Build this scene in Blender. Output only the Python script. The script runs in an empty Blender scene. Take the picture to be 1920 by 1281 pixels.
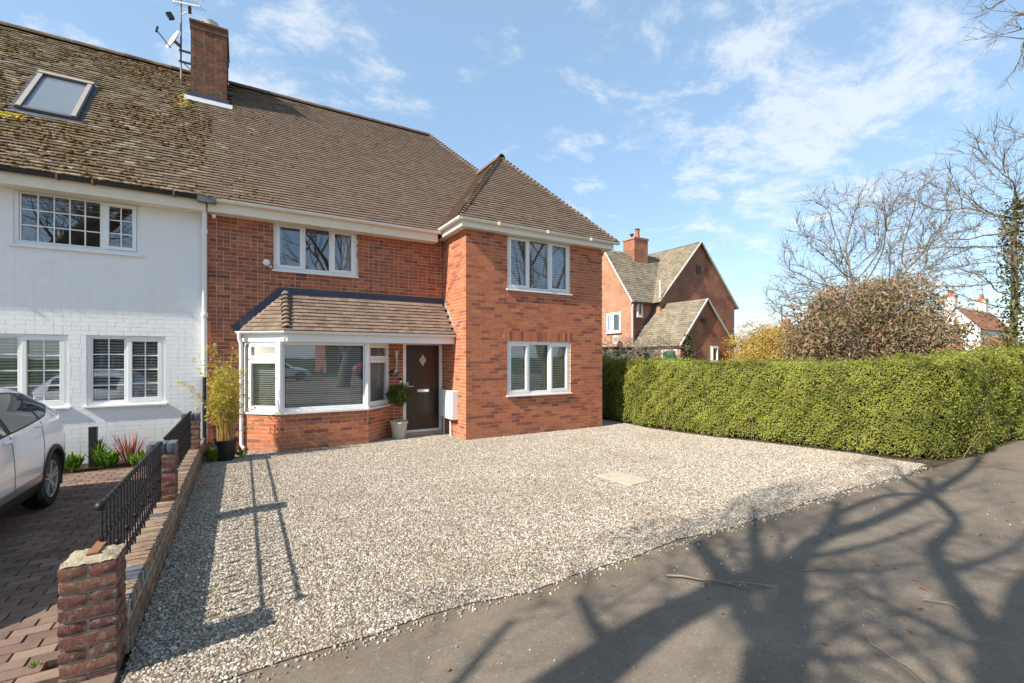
import bpy, bmesh, math, random
import numpy as np
from mathutils import Vector, Matrix
R = math.radians
rng = np.random.default_rng(7)
random.seed(7)
SC = bpy.context.scene
COL = SC.collection

# ------------------------------------------------------------------ camera, sky, sun, exposure
YAW = math.atan2(505, 855.0)
CAM_H = 1.8
cam_d = bpy.data.cameras.new('camera')
cam = bpy.data.objects.new('camera', cam_d); COL.objects.link(cam)
cam_d.sensor_width = 36.0; cam_d.lens = 36.0 * 855.0 / 1920.0
cam_d.shift_y = (670 - 640.5) / 1920.0
cam_d.clip_start = 0.05; cam_d.clip_end = 3000
cam.location = (0, 0, CAM_H); cam.rotation_euler = (R(90), 0, -YAW)
SC.camera = cam

SUN_EL, SUN_EPS = R(39.5), 0.15
sx, sy = 1 / math.hypot(1, SUN_EPS), SUN_EPS / math.hypot(1, SUN_EPS)
SUNDIR = Vector((math.cos(SUN_EL) * sx, math.cos(SUN_EL) * sy, -math.sin(SUN_EL)))
sun_d = bpy.data.lights.new('sun', 'SUN'); sun_d.energy = 5.0; sun_d.angle = R(0.5); sun_d.color = (1.0, 0.93, 0.82)
sun = bpy.data.objects.new('sun', sun_d); COL.objects.link(sun)
sun.rotation_euler = SUNDIR.to_track_quat('-Z', 'Y').to_euler()
sun.location = (-20, 0, 30)

world = bpy.data.worlds.new('World'); SC.world = world; world.use_nodes = True
wt = world.node_tree; wt.nodes.clear()
def wn(t): return wt.nodes.new(t)
wo = wn('ShaderNodeOutputWorld'); sky = wn('ShaderNodeTexSky'); sky.sky_type = 'NISHITA'; sky.sun_disc = False
sky.sun_elevation = SUN_EL; sky.sun_rotation = math.atan2(-sx, -sy)
sky.air_density = 1.0; sky.dust_density = 0.6; sky.ozone_density = 1.6
bg1 = wn('ShaderNodeBackground'); bg1.inputs['Strength'].default_value = 0.15
bg2 = wn('ShaderNodeBackground'); bg2.inputs['Color'].default_value = (0.95, 0.97, 1.0, 1); bg2.inputs['Strength'].default_value = 0.62
bg3 = wn('ShaderNodeBackground'); bg3.inputs['Color'].default_value = (0.48, 0.74, 1.0, 1); bg3.inputs['Strength'].default_value = 0.50   # thin high veil
veil = wn('ShaderNodeMixShader'); veil.inputs[0].default_value = 0.5
wmix = wn('ShaderNodeMixShader')
tc = wn('ShaderNodeTexCoord'); sep = wn('ShaderNodeSeparateXYZ')
wt.links.new(tc.outputs['Generated'], sep.inputs[0])
def wmath(op, a, b=None, clamp=False):
    n = wn('ShaderNodeMath'); n.operation = op; n.use_clamp = clamp
    for i, v in enumerate((a, b)):
        if v is None: continue
        if isinstance(v, (int, float)): n.inputs[i].default_value = v
        else: wt.links.new(v, n.inputs[i])
    return n.outputs[0]
zc = wmath('MAXIMUM', sep.outputs['Z'], 0.0)
zz = wmath('ADD', zc, 0.16)
comb = wn('ShaderNodeCombineXYZ')
wt.links.new(wmath('DIVIDE', sep.outputs['X'], zz), comb.inputs[0]); wt.links.new(wmath('DIVIDE', sep.outputs['Y'], zz), comb.inputs[1])
mp = wn('ShaderNodeMapping'); mp.inputs['Location'].default_value = (3.1, 1.7, 0.0); mp.inputs['Rotation'].default_value = (0, 0, R(20)); mp.inputs['Scale'].default_value = (1.25, 1.5, 1)
wt.links.new(comb.outputs[0], mp.inputs[0])
n1 = wn('ShaderNodeTexNoise'); n1.inputs['Scale'].default_value = 0.75; n1.inputs['Detail'].default_value = 3; n1.inputs['Roughness'].default_value = 0.5
n2 = wn('ShaderNodeTexNoise'); n2.inputs['Scale'].default_value = 3.4; n2.inputs['Detail'].default_value = 9; n2.inputs['Roughness'].default_value = 0.68; n2.inputs['Distortion'].default_value = 0.25
wt.links.new(mp.outputs[0], n1.inputs['Vector']); wt.links.new(mp.outputs[0], n2.inputs['Vector'])
cs = wmath('ADD', wmath('MULTIPLY', n1.outputs['Fac'], 0.55), wmath('MULTIPLY', n2.outputs['Fac'], 1.10))
def bank(d, lo, amt):
    v = Vector(d).normalized(); n = wn('ShaderNodeVectorMath'); n.operation = 'DOT_PRODUCT'; wt.links.new(tc.outputs['Generated'], n.inputs[0]); n.inputs[1].default_value = v
    m_ = wn('ShaderNodeMapRange'); m_.interpolation_type = 'SMOOTHSTEP'; m_.inputs['From Min'].default_value = lo; m_.inputs['From Max'].default_value = 1.0; m_.inputs['To Max'].default_value = amt
    wt.links.new(n.outputs['Value'], m_.inputs['Value']); return m_.outputs[0]
for d_, lo_, am_ in (((.93, .63, .50), .982, .06), ((1.06, .53, .45), .982, .08), ((1.22, .43, .45), .982, .08), ((.72, .80, .52), .985, .06), ((.05, 1.13, .74), .97, .08), ((1.13, .49, .70), .975, .06)):
    cs = wmath('ADD', cs, bank(d_, lo_, am_))
mr = wn('ShaderNodeMapRange'); mr.interpolation_type = 'SMOOTHSTEP'
mr.inputs['From Min'].default_value = 0.83; mr.inputs['From Max'].default_value = 1.10; mr.inputs['To Min'].default_value = 0.0; mr.inputs['To Max'].default_value = 0.62
wt.links.new(cs, mr.inputs['Value'])
hz = wmath('MULTIPLY', wmath('SUBTRACT', 1.0, wmath('MULTIPLY', zc, 3.2), True), 0.05)     # pale air near the horizon
mask = wmath('MAXIMUM', mr.outputs[0], hz)
wt.links.new(sky.outputs[0], bg1.inputs['Color'])
wt.links.new(bg1.outputs[0], veil.inputs[1]); wt.links.new(bg3.outputs[0], veil.inputs[2])
wt.links.new(mask, wmix.inputs[0]); wt.links.new(veil.outputs[0], wmix.inputs[1]); wt.links.new(bg2.outputs[0], wmix.inputs[2])
wt.links.new(wmix.outputs[0], wo.inputs['Surface'])

vs = SC.view_settings; vs.view_transform = 'Standard'; vs.look = 'None'; vs.gamma = 1; vs.exposure = 0.84; vs.use_curve_mapping = False
SC.render.engine = 'CYCLES'
SC.cycles.use_denoising = True
SC.cycles.max_bounces = 8; SC.cycles.diffuse_bounces = 4; SC.cycles.glossy_bounces = 4; SC.cycles.transparent_max_bounces = 16
SC.cycles.caustics_reflective = False; SC.cycles.caustics_refractive = False
SC.cycles.sample_clamp_indirect = 6

# ------------------------------------------------------------------ projection (used only to rank pieces by how large they show)
FX, FY = math.sin(YAW), math.cos(YAW)
def shown_area(c, n, a):
    """a picture-area measure for piece centres c (N,3), normal n, real area a; 0 outside the frame"""
    c = np.asarray(c, float); f = c[:, 0] * FX + c[:, 1] * FY; r = c[:, 0] * FY - c[:, 1] * FX
    px = 960 + 855 * r / np.maximum(f, .1); py = 670 - 855 * (c[:, 2] - CAM_H) / np.maximum(f, .1)
    v = np.array([0, 0, CAM_H]) - c; d = np.linalg.norm(v, axis=1)
    cs = (v @ np.asarray(n, float)) / d if np.ndim(n) == 1 else (v * n).sum(1) / d
    A = a * np.maximum(cs, 0) / d ** 2
    return np.where((f > .3) & (px > 0) & (px < 1920) & (py > 0) & (py < 1281), A, 0)

# ------------------------------------------------------------------ materials
def new_mat(name):
    m = bpy.data.materials.new(name); m.use_nodes = True
    t = m.node_tree; b = t.nodes['Principled BSDF']
    return m, t, b
def ramp_node(t, stops, interp='LINEAR'):
    r = t.nodes.new('ShaderNodeValToRGB'); cr = r.color_ramp; cr.interpolation = interp
    while len(cr.elements) < len(stops): cr.elements.new(0.5)
    for e, (p, c) in zip(cr.elements, stops): e.position = p; e.color = (*c, 1)
    return r
def mix_rgb(t, mode, fac, a, b):
    n = t.nodes.new('ShaderNodeMix'); n.data_type = 'RGBA'; n.blend_type = mode
    for key, v in ((0, fac), (6, a), (7, b)):
        if isinstance(v, (int, float)): n.inputs[key].default_value = v
        elif isinstance(v, tuple): n.inputs[key].default_value = (*v, 1)
        else: t.links.new(v, n.inputs[key])
    return n.outputs[2]
def noise(t, scale, detail=4, rough=.6, vec=None, dist=0):
    n = t.nodes.new('ShaderNodeTexNoise'); n.inputs['Scale'].default_value = scale; n.inputs['Detail'].default_value = detail
    n.inputs['Roughness'].default_value = rough; n.inputs['Distortion'].default_value = dist
    if vec is None:
        g = t.nodes.new('ShaderNodeNewGeometry'); vec = g.outputs['Position']
    t.links.new(vec, n.inputs['Vector'])
    return n.outputs['Fac']
def mrange(t, v, a, b, c, d):
    n = t.nodes.new('ShaderNodeMapRange'); t.links.new(v, n.inputs['Value'])
    for k, x in zip(('From Min', 'From Max', 'To Min', 'To Max'), (a, b, c, d)): n.inputs[k].default_value = x
    return n.outputs[0]
def tone_value(t):
    a = t.nodes.new('ShaderNodeAttribute'); a.attribute_name = 'tone'
    o = t.nodes.new('ShaderNodeObjectInfo')
    s = t.nodes.new('ShaderNodeMath'); s.operation = 'ADD'; t.links.new(a.outputs['Fac'], s.inputs[0]); t.links.new(o.outputs['Random'], s.inputs[1])
    f = t.nodes.new('ShaderNodeMath'); f.operation = 'FRACT'; t.links.new(s.outputs[0], f.inputs[0])
    return f.outputs[0]
def bump(t, b, h, strength=.3, dist=.01):
    n = t.nodes.new('ShaderNodeBump'); n.inputs['Strength'].default_value = strength; n.inputs['Distance'].default_value = dist
    t.links.new(h, n.inputs['Height']); t.links.new(n.outputs[0], b.inputs['Normal'])
def mat(name, col, rough=.6, var=.25, scale=6.0, fine=None, spec=.3, bmp=0, metal=0, stops=None, stain=None, coat=0):
    """plain or piece-by-piece (stops) colour with noise wear"""
    m, t, b = new_mat(name)
    b.inputs['Roughness'].default_value = rough; b.inputs['Specular IOR Level'].default_value = spec; b.inputs['Metallic'].default_value = metal
    if coat: b.inputs['Coat Weight'].default_value = coat; b.inputs['Coat Roughness'].default_value = .03
    if stops:
        r = ramp_node(t, stops); t.links.new(tone_value(t), r.inputs[0]); c = r.outputs[0]
    else: c = tuple(col)
    if var:
        f = mrange(t, noise(t, scale), .25, .75, 1 - var, 1 + var)
        v = t.nodes.new('ShaderNodeCombineColor')
        for i in range(3): t.links.new(f, v.inputs[i])
        c = mix_rgb(t, 'MULTIPLY', 1.0, c, v.outputs[0])
    if fine:
        f = mrange(t, noise(t, fine[0], 6, .7), .3, .7, 1 - fine[1], 1 + fine[1])
        v = t.nodes.new('ShaderNodeCombineColor')
        for i in range(3): t.links.new(f, v.inputs[i])
        c = mix_rgb(t, 'MULTIPLY', 1.0, c, v.outputs[0])
    for st in (stain or []):                      # (colour, scale, lo, hi, strength)
        f = mrange(t, noise(t, st[1], 6, .65), st[2], st[3], 0, st[4])
        n = f.node; n.clamp = True
        c = mix_rgb(t, 'MIX', f, c, tuple(st[0]))
    if isinstance(c, tuple): b.inputs['Base Color'].default_value = (*c, 1)
    else: t.links.new(c, b.inputs['Base Color'])
    if bmp: bump(t, b, noise(t, bmp[0], 5, .7), bmp[1], bmp[2])
    return m
M = {}
M['brick_new'] = mat('brick_new', None, .85, .14, 22, (140, .14), .2, (160, .5, .004),
    stops=[(0, (.45, .150, .074)), (.3, (.51, .175, .084)), (.52, (.40, .125, .064)), (.66, (.53, .20, .098)), (.78, (.34, .108, .064)), (.86, (.22, .084, .062)), (.93, (.30, .10, .064)), (1, (.48, .16, .077))],
    stain=[((.50, .33, .22), 26, .60, .78, .35)])
M['brick_old'] = mat('brick_old', None, .9, .2, 16, (120, .2), .15, (140, .6, .005),
    stops=[(0, (.42, .140, .072)), (.2, (.28, .100, .062)), (.4, (.46, .165, .085)), (.52, (.19, .080, .060)), (.68, (.36, .120, .066)), (.8, (.15, .072, .058)), (.9, (.33, .115, .068)), (1, (.44, .150, .076))],
    stain=[((.45, .37, .28), 9, .60, .76, .5), ((.12, .075, .055), 5, .58, .75, .3)])
M['mortar'] = mat('mortar', (.66, .50, .37), .95, .2, 18, (90, .15), .1, (160, .4, .004))
M['mortar_old'] = mat('mortar_old', (.62, .48, .36), .95, .3, 9, (90, .2), .1, (160, .5, .005))
M['white_paint'] = mat('white_paint', (.80, .80, .79), .6, .03, 2.5, (50, .025), .25, (90, .35, .004), stain=[((.60, .59, .55), 2.2, .58, .75, .28)])
def base_grime(m, col, top, amt, sc_):
    """splashed soil low on a wall, broken up by noise"""
    t = m.node_tree; b = t.nodes['Principled BSDF']; src = b.inputs['Base Color'].links[0].from_socket; g = t.nodes.new('ShaderNodeNewGeometry'); sp = t.nodes.new('ShaderNodeSeparateXYZ'); t.links.new(g.outputs['Position'], sp.inputs[0])
    e = mrange(t, sp.outputs['Z'], top, 0, 0, 1); e.node.clamp = True; n = mrange(t, noise(t, sc_, 6, .7), .35, .7, 0, amt); n.node.clamp = True; q = t.nodes.new('ShaderNodeMath'); q.operation = 'MULTIPLY'; t.links.new(e, q.inputs[0]); t.links.new(n, q.inputs[1])
    t.links.new(mix_rgb(t, 'MIX', q.outputs[0], src, col), b.inputs['Base Color'])
base_grime(M['white_paint'], (.36, .34, .26), .55, .6, 5); base_grime(M['brick_new'], (.30, .20, .13), .32, .7, 7); base_grime(M['mortar'], (.32, .24, .17), .32, .7, 7)
M['upvc'] = mat('upvc', (.79, .79, .78), .3, .03, 4, None, .45)
M['cream'] = mat('cream', (.78, .69, .56), .55, .06, 4, (40, .05), .3, stain=[((.5, .42, .32), 7, .6, .75, .4)])
M['gutter_white'] = mat('gutter_white', (.82, .79, .73), .35, .05, 5, None, .4, stain=[((.5, .45, .38), 9, .62, .78, .35)])
M['gutter_black'] = mat('gutter_black', (.018, .018, .02), .4, .1, 5, None, .4)
M['tile'] = mat('tile', None, .9, .2, 9, (70, .22), .15, (110, .5, .006),
    stops=[(0, (.145, .103, .078)), (.3, (.170, .121, .090)), (.55, (.130, .093, .070)), (.8, (.185, .132, .098)), (1, (.150, .107, .081))],
    stain=[((.30, .26, .12), 1.3, .63, .75, .25), ((.07, .058, .038), 14, .62, .72, .45)])
M['tile_porch'] = mat('tile_porch', None, .85, .18, 12, (80, .15), .15, (120, .4, .005),
    stops=[(0, (.19, .135, .10)), (.4, (.235, .168, .126)), (.7, (.15, .108, .082)), (1, (.21, .15, .112))],
    stain=[((.055, .048, .030), 8, .60, .70, .6)])
M['tile_mossy'] = mat('tile_mossy', None, .95, .25, 7, (45, .35), .1, (90, .7, .01),
    stops=[(0, (.150, .112, .076)), (.3, (.185, .142, .098)), (.55, (.11, .08, .052)), (.8, (.27, .222, .165)), (1, (.155, .115, .078))],
    stain=[((.13, .088, .028), 6, .50, .62, .7), ((.42, .37, .29), 17, .62, .72, .6), ((.055, .045, .022), 20, .60, .70, .6)])
M['moss'] = mat('moss', None, 1, .3, 30, (160, .4), .05, (150, .8, .01),
    stops=[(0, (.115, .066, .024)), (.4, (.165, .092, .034)), (.7, (.085, .060, .026)), (1, (.19, .125, .045))])
M['lead'] = mat('lead', (.062, .070, .098), .6, .15, 5, None, .3)
M['lead_pale'] = mat('lead_pale', (.40, .41, .43), .6, .2, 8, None, .3)
M['blind'] = mat('blind', (.82, .81, .78), .5, .03, 4, None, .3)
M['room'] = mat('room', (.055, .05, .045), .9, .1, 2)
M['curtain'] = mat('curtain', (.7, .7, .7), .9, .05, 4)
M['iron'] = mat('iron', (.012, .012, .014), .5, .1, 20, None, .3)
M['rust'] = mat('rust', (.22, .10, .05), .8, .3, 30)
M['black_plastic'] = mat('black_plastic', (.022, .023, .026), .45, .15, 8, None, .4)
M['pot_glaze'] = mat('pot_glaze', (.50, .50, .39), .35, .08, 8, None, .4)
M['soil'] = mat('soil', (.055, .038, .026), 1, .4, 30, None, .1, (60, .8, .02))
M['concrete'] = mat('concrete', (.44, .37, .28), .9, .15, 6, (60, .12), .15, (90, .4, .004))
M['chrome'] = mat('chrome', (.75, .75, .75), .2, 0, metal=1.0)
M['rough_brick'] = mat('rough_brick', None, .85, .3, 14, (60, .35), .25, (90, .9, .012),
    stops=[(0, (.20, .060, .050)), (.2, (.14, .070, .064)), (.4, (.24, .080, .066)), (.6, (.17, .088, .068)), (.8, (.26, .13, .09)), (1, (.18, .060, .054))],
    stain=[((.34, .29, .21), 22, .52, .66, .7), ((.14, .13, .07), 9, .6, .75, .45), ((.06, .045, .04), 70, .56, .66, .6)])
M['wall_brick'] = mat('wall_brick', None, .9, .3, 14, (60, .3), .2, (90, .8, .01),
    stops=[(0, (.235, .155, .105)), (.3, (.29, .20, .14)), (.6, (.19, .13, .092)), (.8, (.32, .235, .17)), (1, (.22, .15, .105))],
    stain=[((.17, .155, .07), 9, .56, .72, .6)])
M['cap_brick'] = mat('cap_brick', None, .5, .2, 14, (60, .15), .4, (90, .5, .005), stops=[(0, (.085, .095, .12)), (.5, (.12, .13, .155)), (1, (.075, .08, .10))])
M['pillar_mortar'] = mat('pillar_mortar', (.36, .34, .25), .95, .3, 15, (80, .25), .1, (90, .8, .012))
M['cap_mortar'] = mat('cap_mortar', (.40, .34, .235), .95, .3, 14, (70, .25), .1, (60, .9, .02), stain=[((.55, .28, .05), 25, .64, .72, .6)])
M['paver'] = mat('paver', None, .85, .22, 9, (80, .2), .2, (120, .5, .005),
    stops=[(0, (.160, .103, .080)), (.3, (.20, .134, .102)), (.55, (.13, .086, .070)), (.8, (.235, .162, .122)), (1, (.17, .11, .085))],
    stain=[((.20, .165, .12), 3, .52, .72, .5)])
M['paver_joint'] = mat('paver_joint', (.10, .083, .06), 1, .3, 20, None, .1)
M['asphalt'] = mat('asphalt', (.165, .134, .103), .92, .2, 1.1, (55, .18), .2, (170, .5, .006),
    stain=[((.23, .188, .145), .8, .48, .68, .55), ((.11, .09, .07), 2.4, .56, .72, .5), ((.30, .27, .235), 130, .67, .74, .55)])
def asphalt_detail():
    m = M['asphalt']; t = m.node_tree; b = t.nodes['Principled BSDF']; src = b.inputs['Base Color'].links[0].from_socket
    g = t.nodes.new('ShaderNodeNewGeometry'); sp = t.nodes.new('ShaderNodeSeparateXYZ'); t.links.new(g.outputs['Position'], sp.inputs[0])
    # soil and grit washed along the gravel edge
    e = mrange(t, sp.outputs['Y'], 2.55, 3.0, 0, 1); e.node.clamp = True; n = mrange(t, noise(t, 5, 6, .7), .35, .62, 0, 1); n.node.clamp = True
    mm = t.nodes.new('ShaderNodeMath'); mm.operation = 'MULTIPLY'; t.links.new(e, mm.inputs[0]); t.links.new(n, mm.inputs[1]); m2 = t.nodes.new('ShaderNodeMath'); m2.operation = 'MULTIPLY'; m2.inputs[1].default_value = .75; t.links.new(mm.outputs[0], m2.inputs[0])
    c = mix_rgb(t, 'MIX', m2.outputs[0], src, (.13, .098, .062))
    # cracks
    v = t.nodes.new('ShaderNodeTexVoronoi'); v.feature = 'DISTANCE_TO_EDGE'; v.inputs['Scale'].default_value = .55
    w = t.nodes.new('ShaderNodeVectorMath'); w.operation = 'ADD'; nz = t.nodes.new('ShaderNodeTexNoise'); nz.inputs['Scale'].default_value = 2.2; nz.inputs['Detail'].default_value = 6; t.links.new(g.outputs['Position'], nz.inputs['Vector'])
    sc_ = t.nodes.new('ShaderNodeVectorMath'); sc_.operation = 'SCALE'; sc_.inputs['Scale'].default_value = .9; t.links.new(nz.outputs['Color'], sc_.inputs[0]); t.links.new(g.outputs['Position'], w.inputs[0]); t.links.new(sc_.outputs[0], w.inputs[1]); t.links.new(w.outputs[0], v.inputs['Vector'])
    k = mrange(t, v.outputs['Distance'], .0, .006, .55, 0); k.node.clamp = True; kn = mrange(t, noise(t, .9, 3, .5), .5, .6, 0, 1); kn.node.clamp = True
    km = t.nodes.new('ShaderNodeMath'); km.operation = 'MULTIPLY'; t.links.new(k, km.inputs[0]); t.links.new(kn, km.inputs[1]); c = mix_rgb(t, 'MIX', km.outputs[0], c, (.05, .042, .034))
    for scl, lo, hi, col, st in ((38, .60, .70, (.34, .30, .25), .45), (26, .62, .72, (.085, .072, .058), .5), (75, .64, .72, (.40, .36, .31), .5)):
        f = mrange(t, noise(t, scl, 3, .6), lo, hi, 0, st); f.node.clamp = True; c = mix_rgb(t, 'MIX', f, c, col)
    t.links.new(c, b.inputs['Base Color'])
asphalt_detail()
M['stone'] = mat('stone', None, .75, .22, 60, None, .3,
    stops=[(0, (.40, .345, .265)), (.14, (.29, .21, .135)), (.26, (.54, .50, .425)), (.40, (.21, .17, .135)), (.52, (.42, .35, .255)), (.62, (.12, .105, .092)), (.71, (.68, .65, .59)), (.84, (.33, .27, .20)), (.92, (.065, .06, .056)), (1, (.47, .425, .35))],
    stain=[((.24, .18, .115), .9, .50, .70, .50), ((.17, .135, .095), 2.7, .56, .72, .4)])
M['gravel_bed'] = mat('gravel_bed', (.22, .175, .13), 1, .3, 8, (120, .5), .1, (120, 1, .015))
M['earth'] = mat('earth', (.11, .085, .055), 1, .3, 4, (40, .4), .05, (40, .9, .03))
M['grass'] = mat('grass', (.06, .085, .025), 1, .35, 1.5, (30, .4), .05, (40, .9, .03))
M['bark'] = mat('bark', (.19, .158, .115), .95, .3, 6, (40, .3), .1, (30, .9, .03), stain=[((.19, .18, .07), 1.4, .5, .7, .6)])
M['bark_pale'] = mat('bark_pale', (.25, .205, .15), .95, .25, 3, None, .1)
M['twig'] = mat('twig', (.21, .165, .115), .95, .3, 20, None, .1)
M['neighbour_roof'] = None
M['car_white'] = mat('car_white', (.92, .93, .94), .22, 0, coat=1.0, spec=.5)
M['car_red'] = mat('car_red', (.38, .012, .02), .25, 0, coat=1.0, spec=.5)
M['car_glass'] = mat('car_glass', (.012, .016, .018), .03, 0, spec=.8)
M['car_black'] = mat('car_black', (.028, .028, .03), .5, 0, spec=.4)
M['tyre'] = mat('tyre', (.018, .018, .019), .8, .2, 20)
M['alloy'] = mat('alloy', (.42, .40, .38), .4, 0, metal=.25)
M['alloy_dark'] = mat('alloy_dark', (.03, .03, .035), .4, 0, metal=.3)
M['tail_light'] = mat('tail_light', (.20, .01, .012), .1, 0, coat=1)
M['silver'] = mat('silver', (.5, .5, .5), .3, 0, metal=.8)
M['green_door'] = mat('green_door', (.012, .16, .055), .5, .1, 3)
M['door_wood'] = None
M['terracotta'] = mat('terracotta', (.42, .15, .075), .8, .15, 8)
M['dish'] = mat('dish', (.52, .50, .45), .5, .1, 10)
M['steel'] = mat('steel', (.16, .165, .175), .45, .1, 10, metal=.5)
M['render_white'] = mat('render_white', (.80, .79, .76), .8, .04, 2)
M['dark_glass'] = mat('dark_glass', (.05, .06, .075), .08, 0, spec=.6)
M['plaque'] = mat('plaque', (.012, .014, .02), .25, 0, spec=.5)
M['lettering'] = mat('lettering', (.75, .78, .82), .5, 0)

def glass_mat():
    m = bpy.data.materials.new('window_glass'); m.use_nodes = True; t = m.node_tree; t.nodes.clear()
    o = t.nodes.new('ShaderNodeOutputMaterial'); mx = t.nodes.new('ShaderNodeMixShader')
    tr = t.nodes.new('ShaderNodeBsdfTransparent'); tr.inputs[0].default_value = (.92, .95, .94, 1)
    gl = t.nodes.new('ShaderNodeBsdfGlossy'); gl.inputs['Roughness'].default_value = 0.0; gl.inputs['Color'].default_value = (.92, .95, 1, 1)
    fr = t.nodes.new('ShaderNodeFresnel'); fr.inputs[0].default_value = 1.5
    f = mrange(t, fr.outputs[0], 0.0, .5, .13, .85)
    nb = t.nodes.new('ShaderNodeBump'); nb.inputs['Strength'].default_value = .05; nb.inputs['Distance'].default_value = .02
    t.links.new(noise(t, 1.6, 2, .4), nb.inputs['Height']); t.links.new(nb.outputs[0], gl.inputs['Normal'])
    t.links.new(f, mx.inputs[0]); t.links.new(tr.outputs[0], mx.inputs[1]); t.links.new(gl.outputs[0], mx.inputs[2]); t.links.new(mx.outputs[0], o.inputs[0])
    return m
M['glass'] = glass_mat()
def leaf_mat(name, stops, trans=.3, rough=.55, var=.25, vscale=.9, patch=None):
    m = bpy.data.materials.new(name); m.use_nodes = True; t = m.node_tree; b = t.nodes['Principled BSDF']; o = t.nodes['Material Output']
    r = ramp_node(t, stops); t.links.new(tone_value(t), r.inputs[0])
    f = mrange(t, noise(t, vscale, 4, .6), .3, .7, 1 - var, 1 + var); v = t.nodes.new('ShaderNodeCombineColor')
    for i in range(3): t.links.new(f, v.inputs[i])
    c = mix_rgb(t, 'MULTIPLY', 1.0, r.outputs[0], v.outputs[0])
    if patch:
        for pc, ps, lo, hi, st in patch:
            f2 = mrange(t, noise(t, ps, 5, .65), lo, hi, 0, st); f2.node.clamp = True; c = mix_rgb(t, 'MIX', f2, c, pc)
    t.links.new(c, b.inputs['Base Color']); b.inputs['Roughness'].default_value = rough; b.inputs['Specular IOR Level'].default_value = .3
    tl = t.nodes.new('ShaderNodeBsdfTranslucent'); t.links.new(c, tl.inputs[0]); mx = t.nodes.new('ShaderNodeMixShader'); mx.inputs[0].default_value = trans
    t.links.new(b.outputs[0], mx.inputs[1]); t.links.new(tl.outputs[0], mx.inputs[2]); t.links.new(mx.outputs[0], o.inputs[0])
    return m
M['hedge_leaf'] = leaf_mat('hedge_leaf', [(0, (.225, .265, .040)), (.3, (.31, .33, .050)), (.55, (.14, .19, .036)), (.78, (.41, .40, .075)), (.9, (.215, .25, .042)), (.96, (.40, .30, .11)), (1, (.30, .20, .09))], .35, .5, .40, 2.0, patch=[((.34, .27, .10), 1.7, .54, .72, .55), ((.07, .10, .022), 2.6, .56, .72, .65)])
M['shrub_leaf'] = leaf_mat('shrub_leaf', [(0, (.25, .155, .095)), (.25, (.31, .185, .115)), (.42, (.15, .16, .055)), (.6, (.35, .215, .14)), (.75, (.12, .15, .042)), (.88, (.28, .17, .105)), (1, (.40, .29, .20))], .25)
M['gold_leaf'] = leaf_mat('gold_leaf', [(0, (.48, .33, .07)), (.4, (.56, .40, .10)), (.7, (.36, .27, .09)), (1, (.60, .44, .14))], .3)
M['bamboo_leaf'] = leaf_mat('bamboo_leaf', [(0, (.44, .42, .05)), (.35, (.56, .49, .06)), (.6, (.30, .34, .04)), (.85, (.62, .52, .10)), (1, (.54, .38, .11))], .35)
M['topiary_leaf'] = leaf_mat('topiary_leaf', [(0, (.07, .12, .018)), (.4, (.11, .17, .022)), (.7, (.05, .09, .015)), (1, (.18, .22, .03))], .3)
M['lush_leaf'] = leaf_mat('lush_leaf', [(0, (.12, .24, .02)), (.5, (.18, .32, .03)), (1, (.08, .17, .02))], .3)
M['red_blade'] = leaf_mat('red_blade', [(0, (.30, .09, .05)), (.5, (.38, .14, .08)), (1, (.22, .06, .045))], .2)
M['ivy_leaf'] = leaf_mat('ivy_leaf', [(0, (.06, .07, .016)), (.5, (.105, .10, .024)), (1, (.15, .13, .040))], .2)
M['beech_leaf'] = leaf_mat('beech_leaf', [(0, (.40, .19, .07)), (.5, (.52, .26, .10)), (1, (.33, .15, .06))], .25)
M['dry_leaf'] = leaf_mat('dry_leaf', [(0, (.22, .085, .035)), (.5, (.30, .13, .055)), (1, (.16, .06, .03))], .1)
M['cane'] = mat('cane', (.46, .30, .085), .5, .3, 10, None, .3)

def brick_tex_mat(name, c1, c2, mortar, scale=1.0, rot=0, dark=None):
    """far brickwork: pieces too small to build; axis chosen by wall (rot 0: X-Z wall, 1: Y-Z wall)"""
    m, t, b = new_mat(name); g = t.nodes.new('ShaderNodeNewGeometry'); s = t.nodes.new('ShaderNodeSeparateXYZ'); t.links.new(g.outputs['Position'], s.inputs[0])
    c = t.nodes.new('ShaderNodeCombineXYZ'); t.links.new(s.outputs[1 if rot else 0], c.inputs[0]); t.links.new(s.outputs[2], c.inputs[1])
    bt = t.nodes.new('ShaderNodeTexBrick'); t.links.new(c.outputs[0], bt.inputs['Vector'])
    bt.inputs['Scale'].default_value = scale; bt.inputs['Brick Width'].default_value = .225; bt.inputs['Row Height'].default_value = .075; bt.inputs['Mortar Size'].default_value = .008
    bt.inputs['Color1'].default_value = (*c1, 1); bt.inputs['Color2'].default_value = (*c2, 1); bt.inputs['Mortar'].default_value = (*mortar, 1); bt.inputs['Bias'].default_value = 0
    f = mrange(t, noise(t, 1.4, 6, .7), .3, .7, .7, 1.3); v = t.nodes.new('ShaderNodeCombineColor')
    for i in range(3): t.links.new(f, v.inputs[i])
    col = mix_rgb(t, 'MULTIPLY', 1.0, bt.outputs[0], v.outputs[0])
    if dark: 
        q = mrange(t, noise(t, .9, 5, .6), .5, .62, 0, .7); q.node.clamp = True; col = mix_rgb(t, 'MIX', q, col, dark)
    t.links.new(col, b.inputs['Base Color']); b.inputs['Roughness'].default_value = .9
    return m
M['far_brick_x'] = brick_tex_mat('far_brick_x', (.36, .11, .050), (.27, .085, .043), (.36, .25, .18), dark=(.18, .065, .04))
M['far_brick_y'] = brick_tex_mat('far_brick_y', (.40, .165, .085), (.34, .13, .068), (.44, .32, .22), rot=1)
M['side_brick_y'] = brick_tex_mat('side_brick_y', (.43, .12, .05), (.34, .09, .042), (.46, .32, .22), rot=1)
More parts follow.
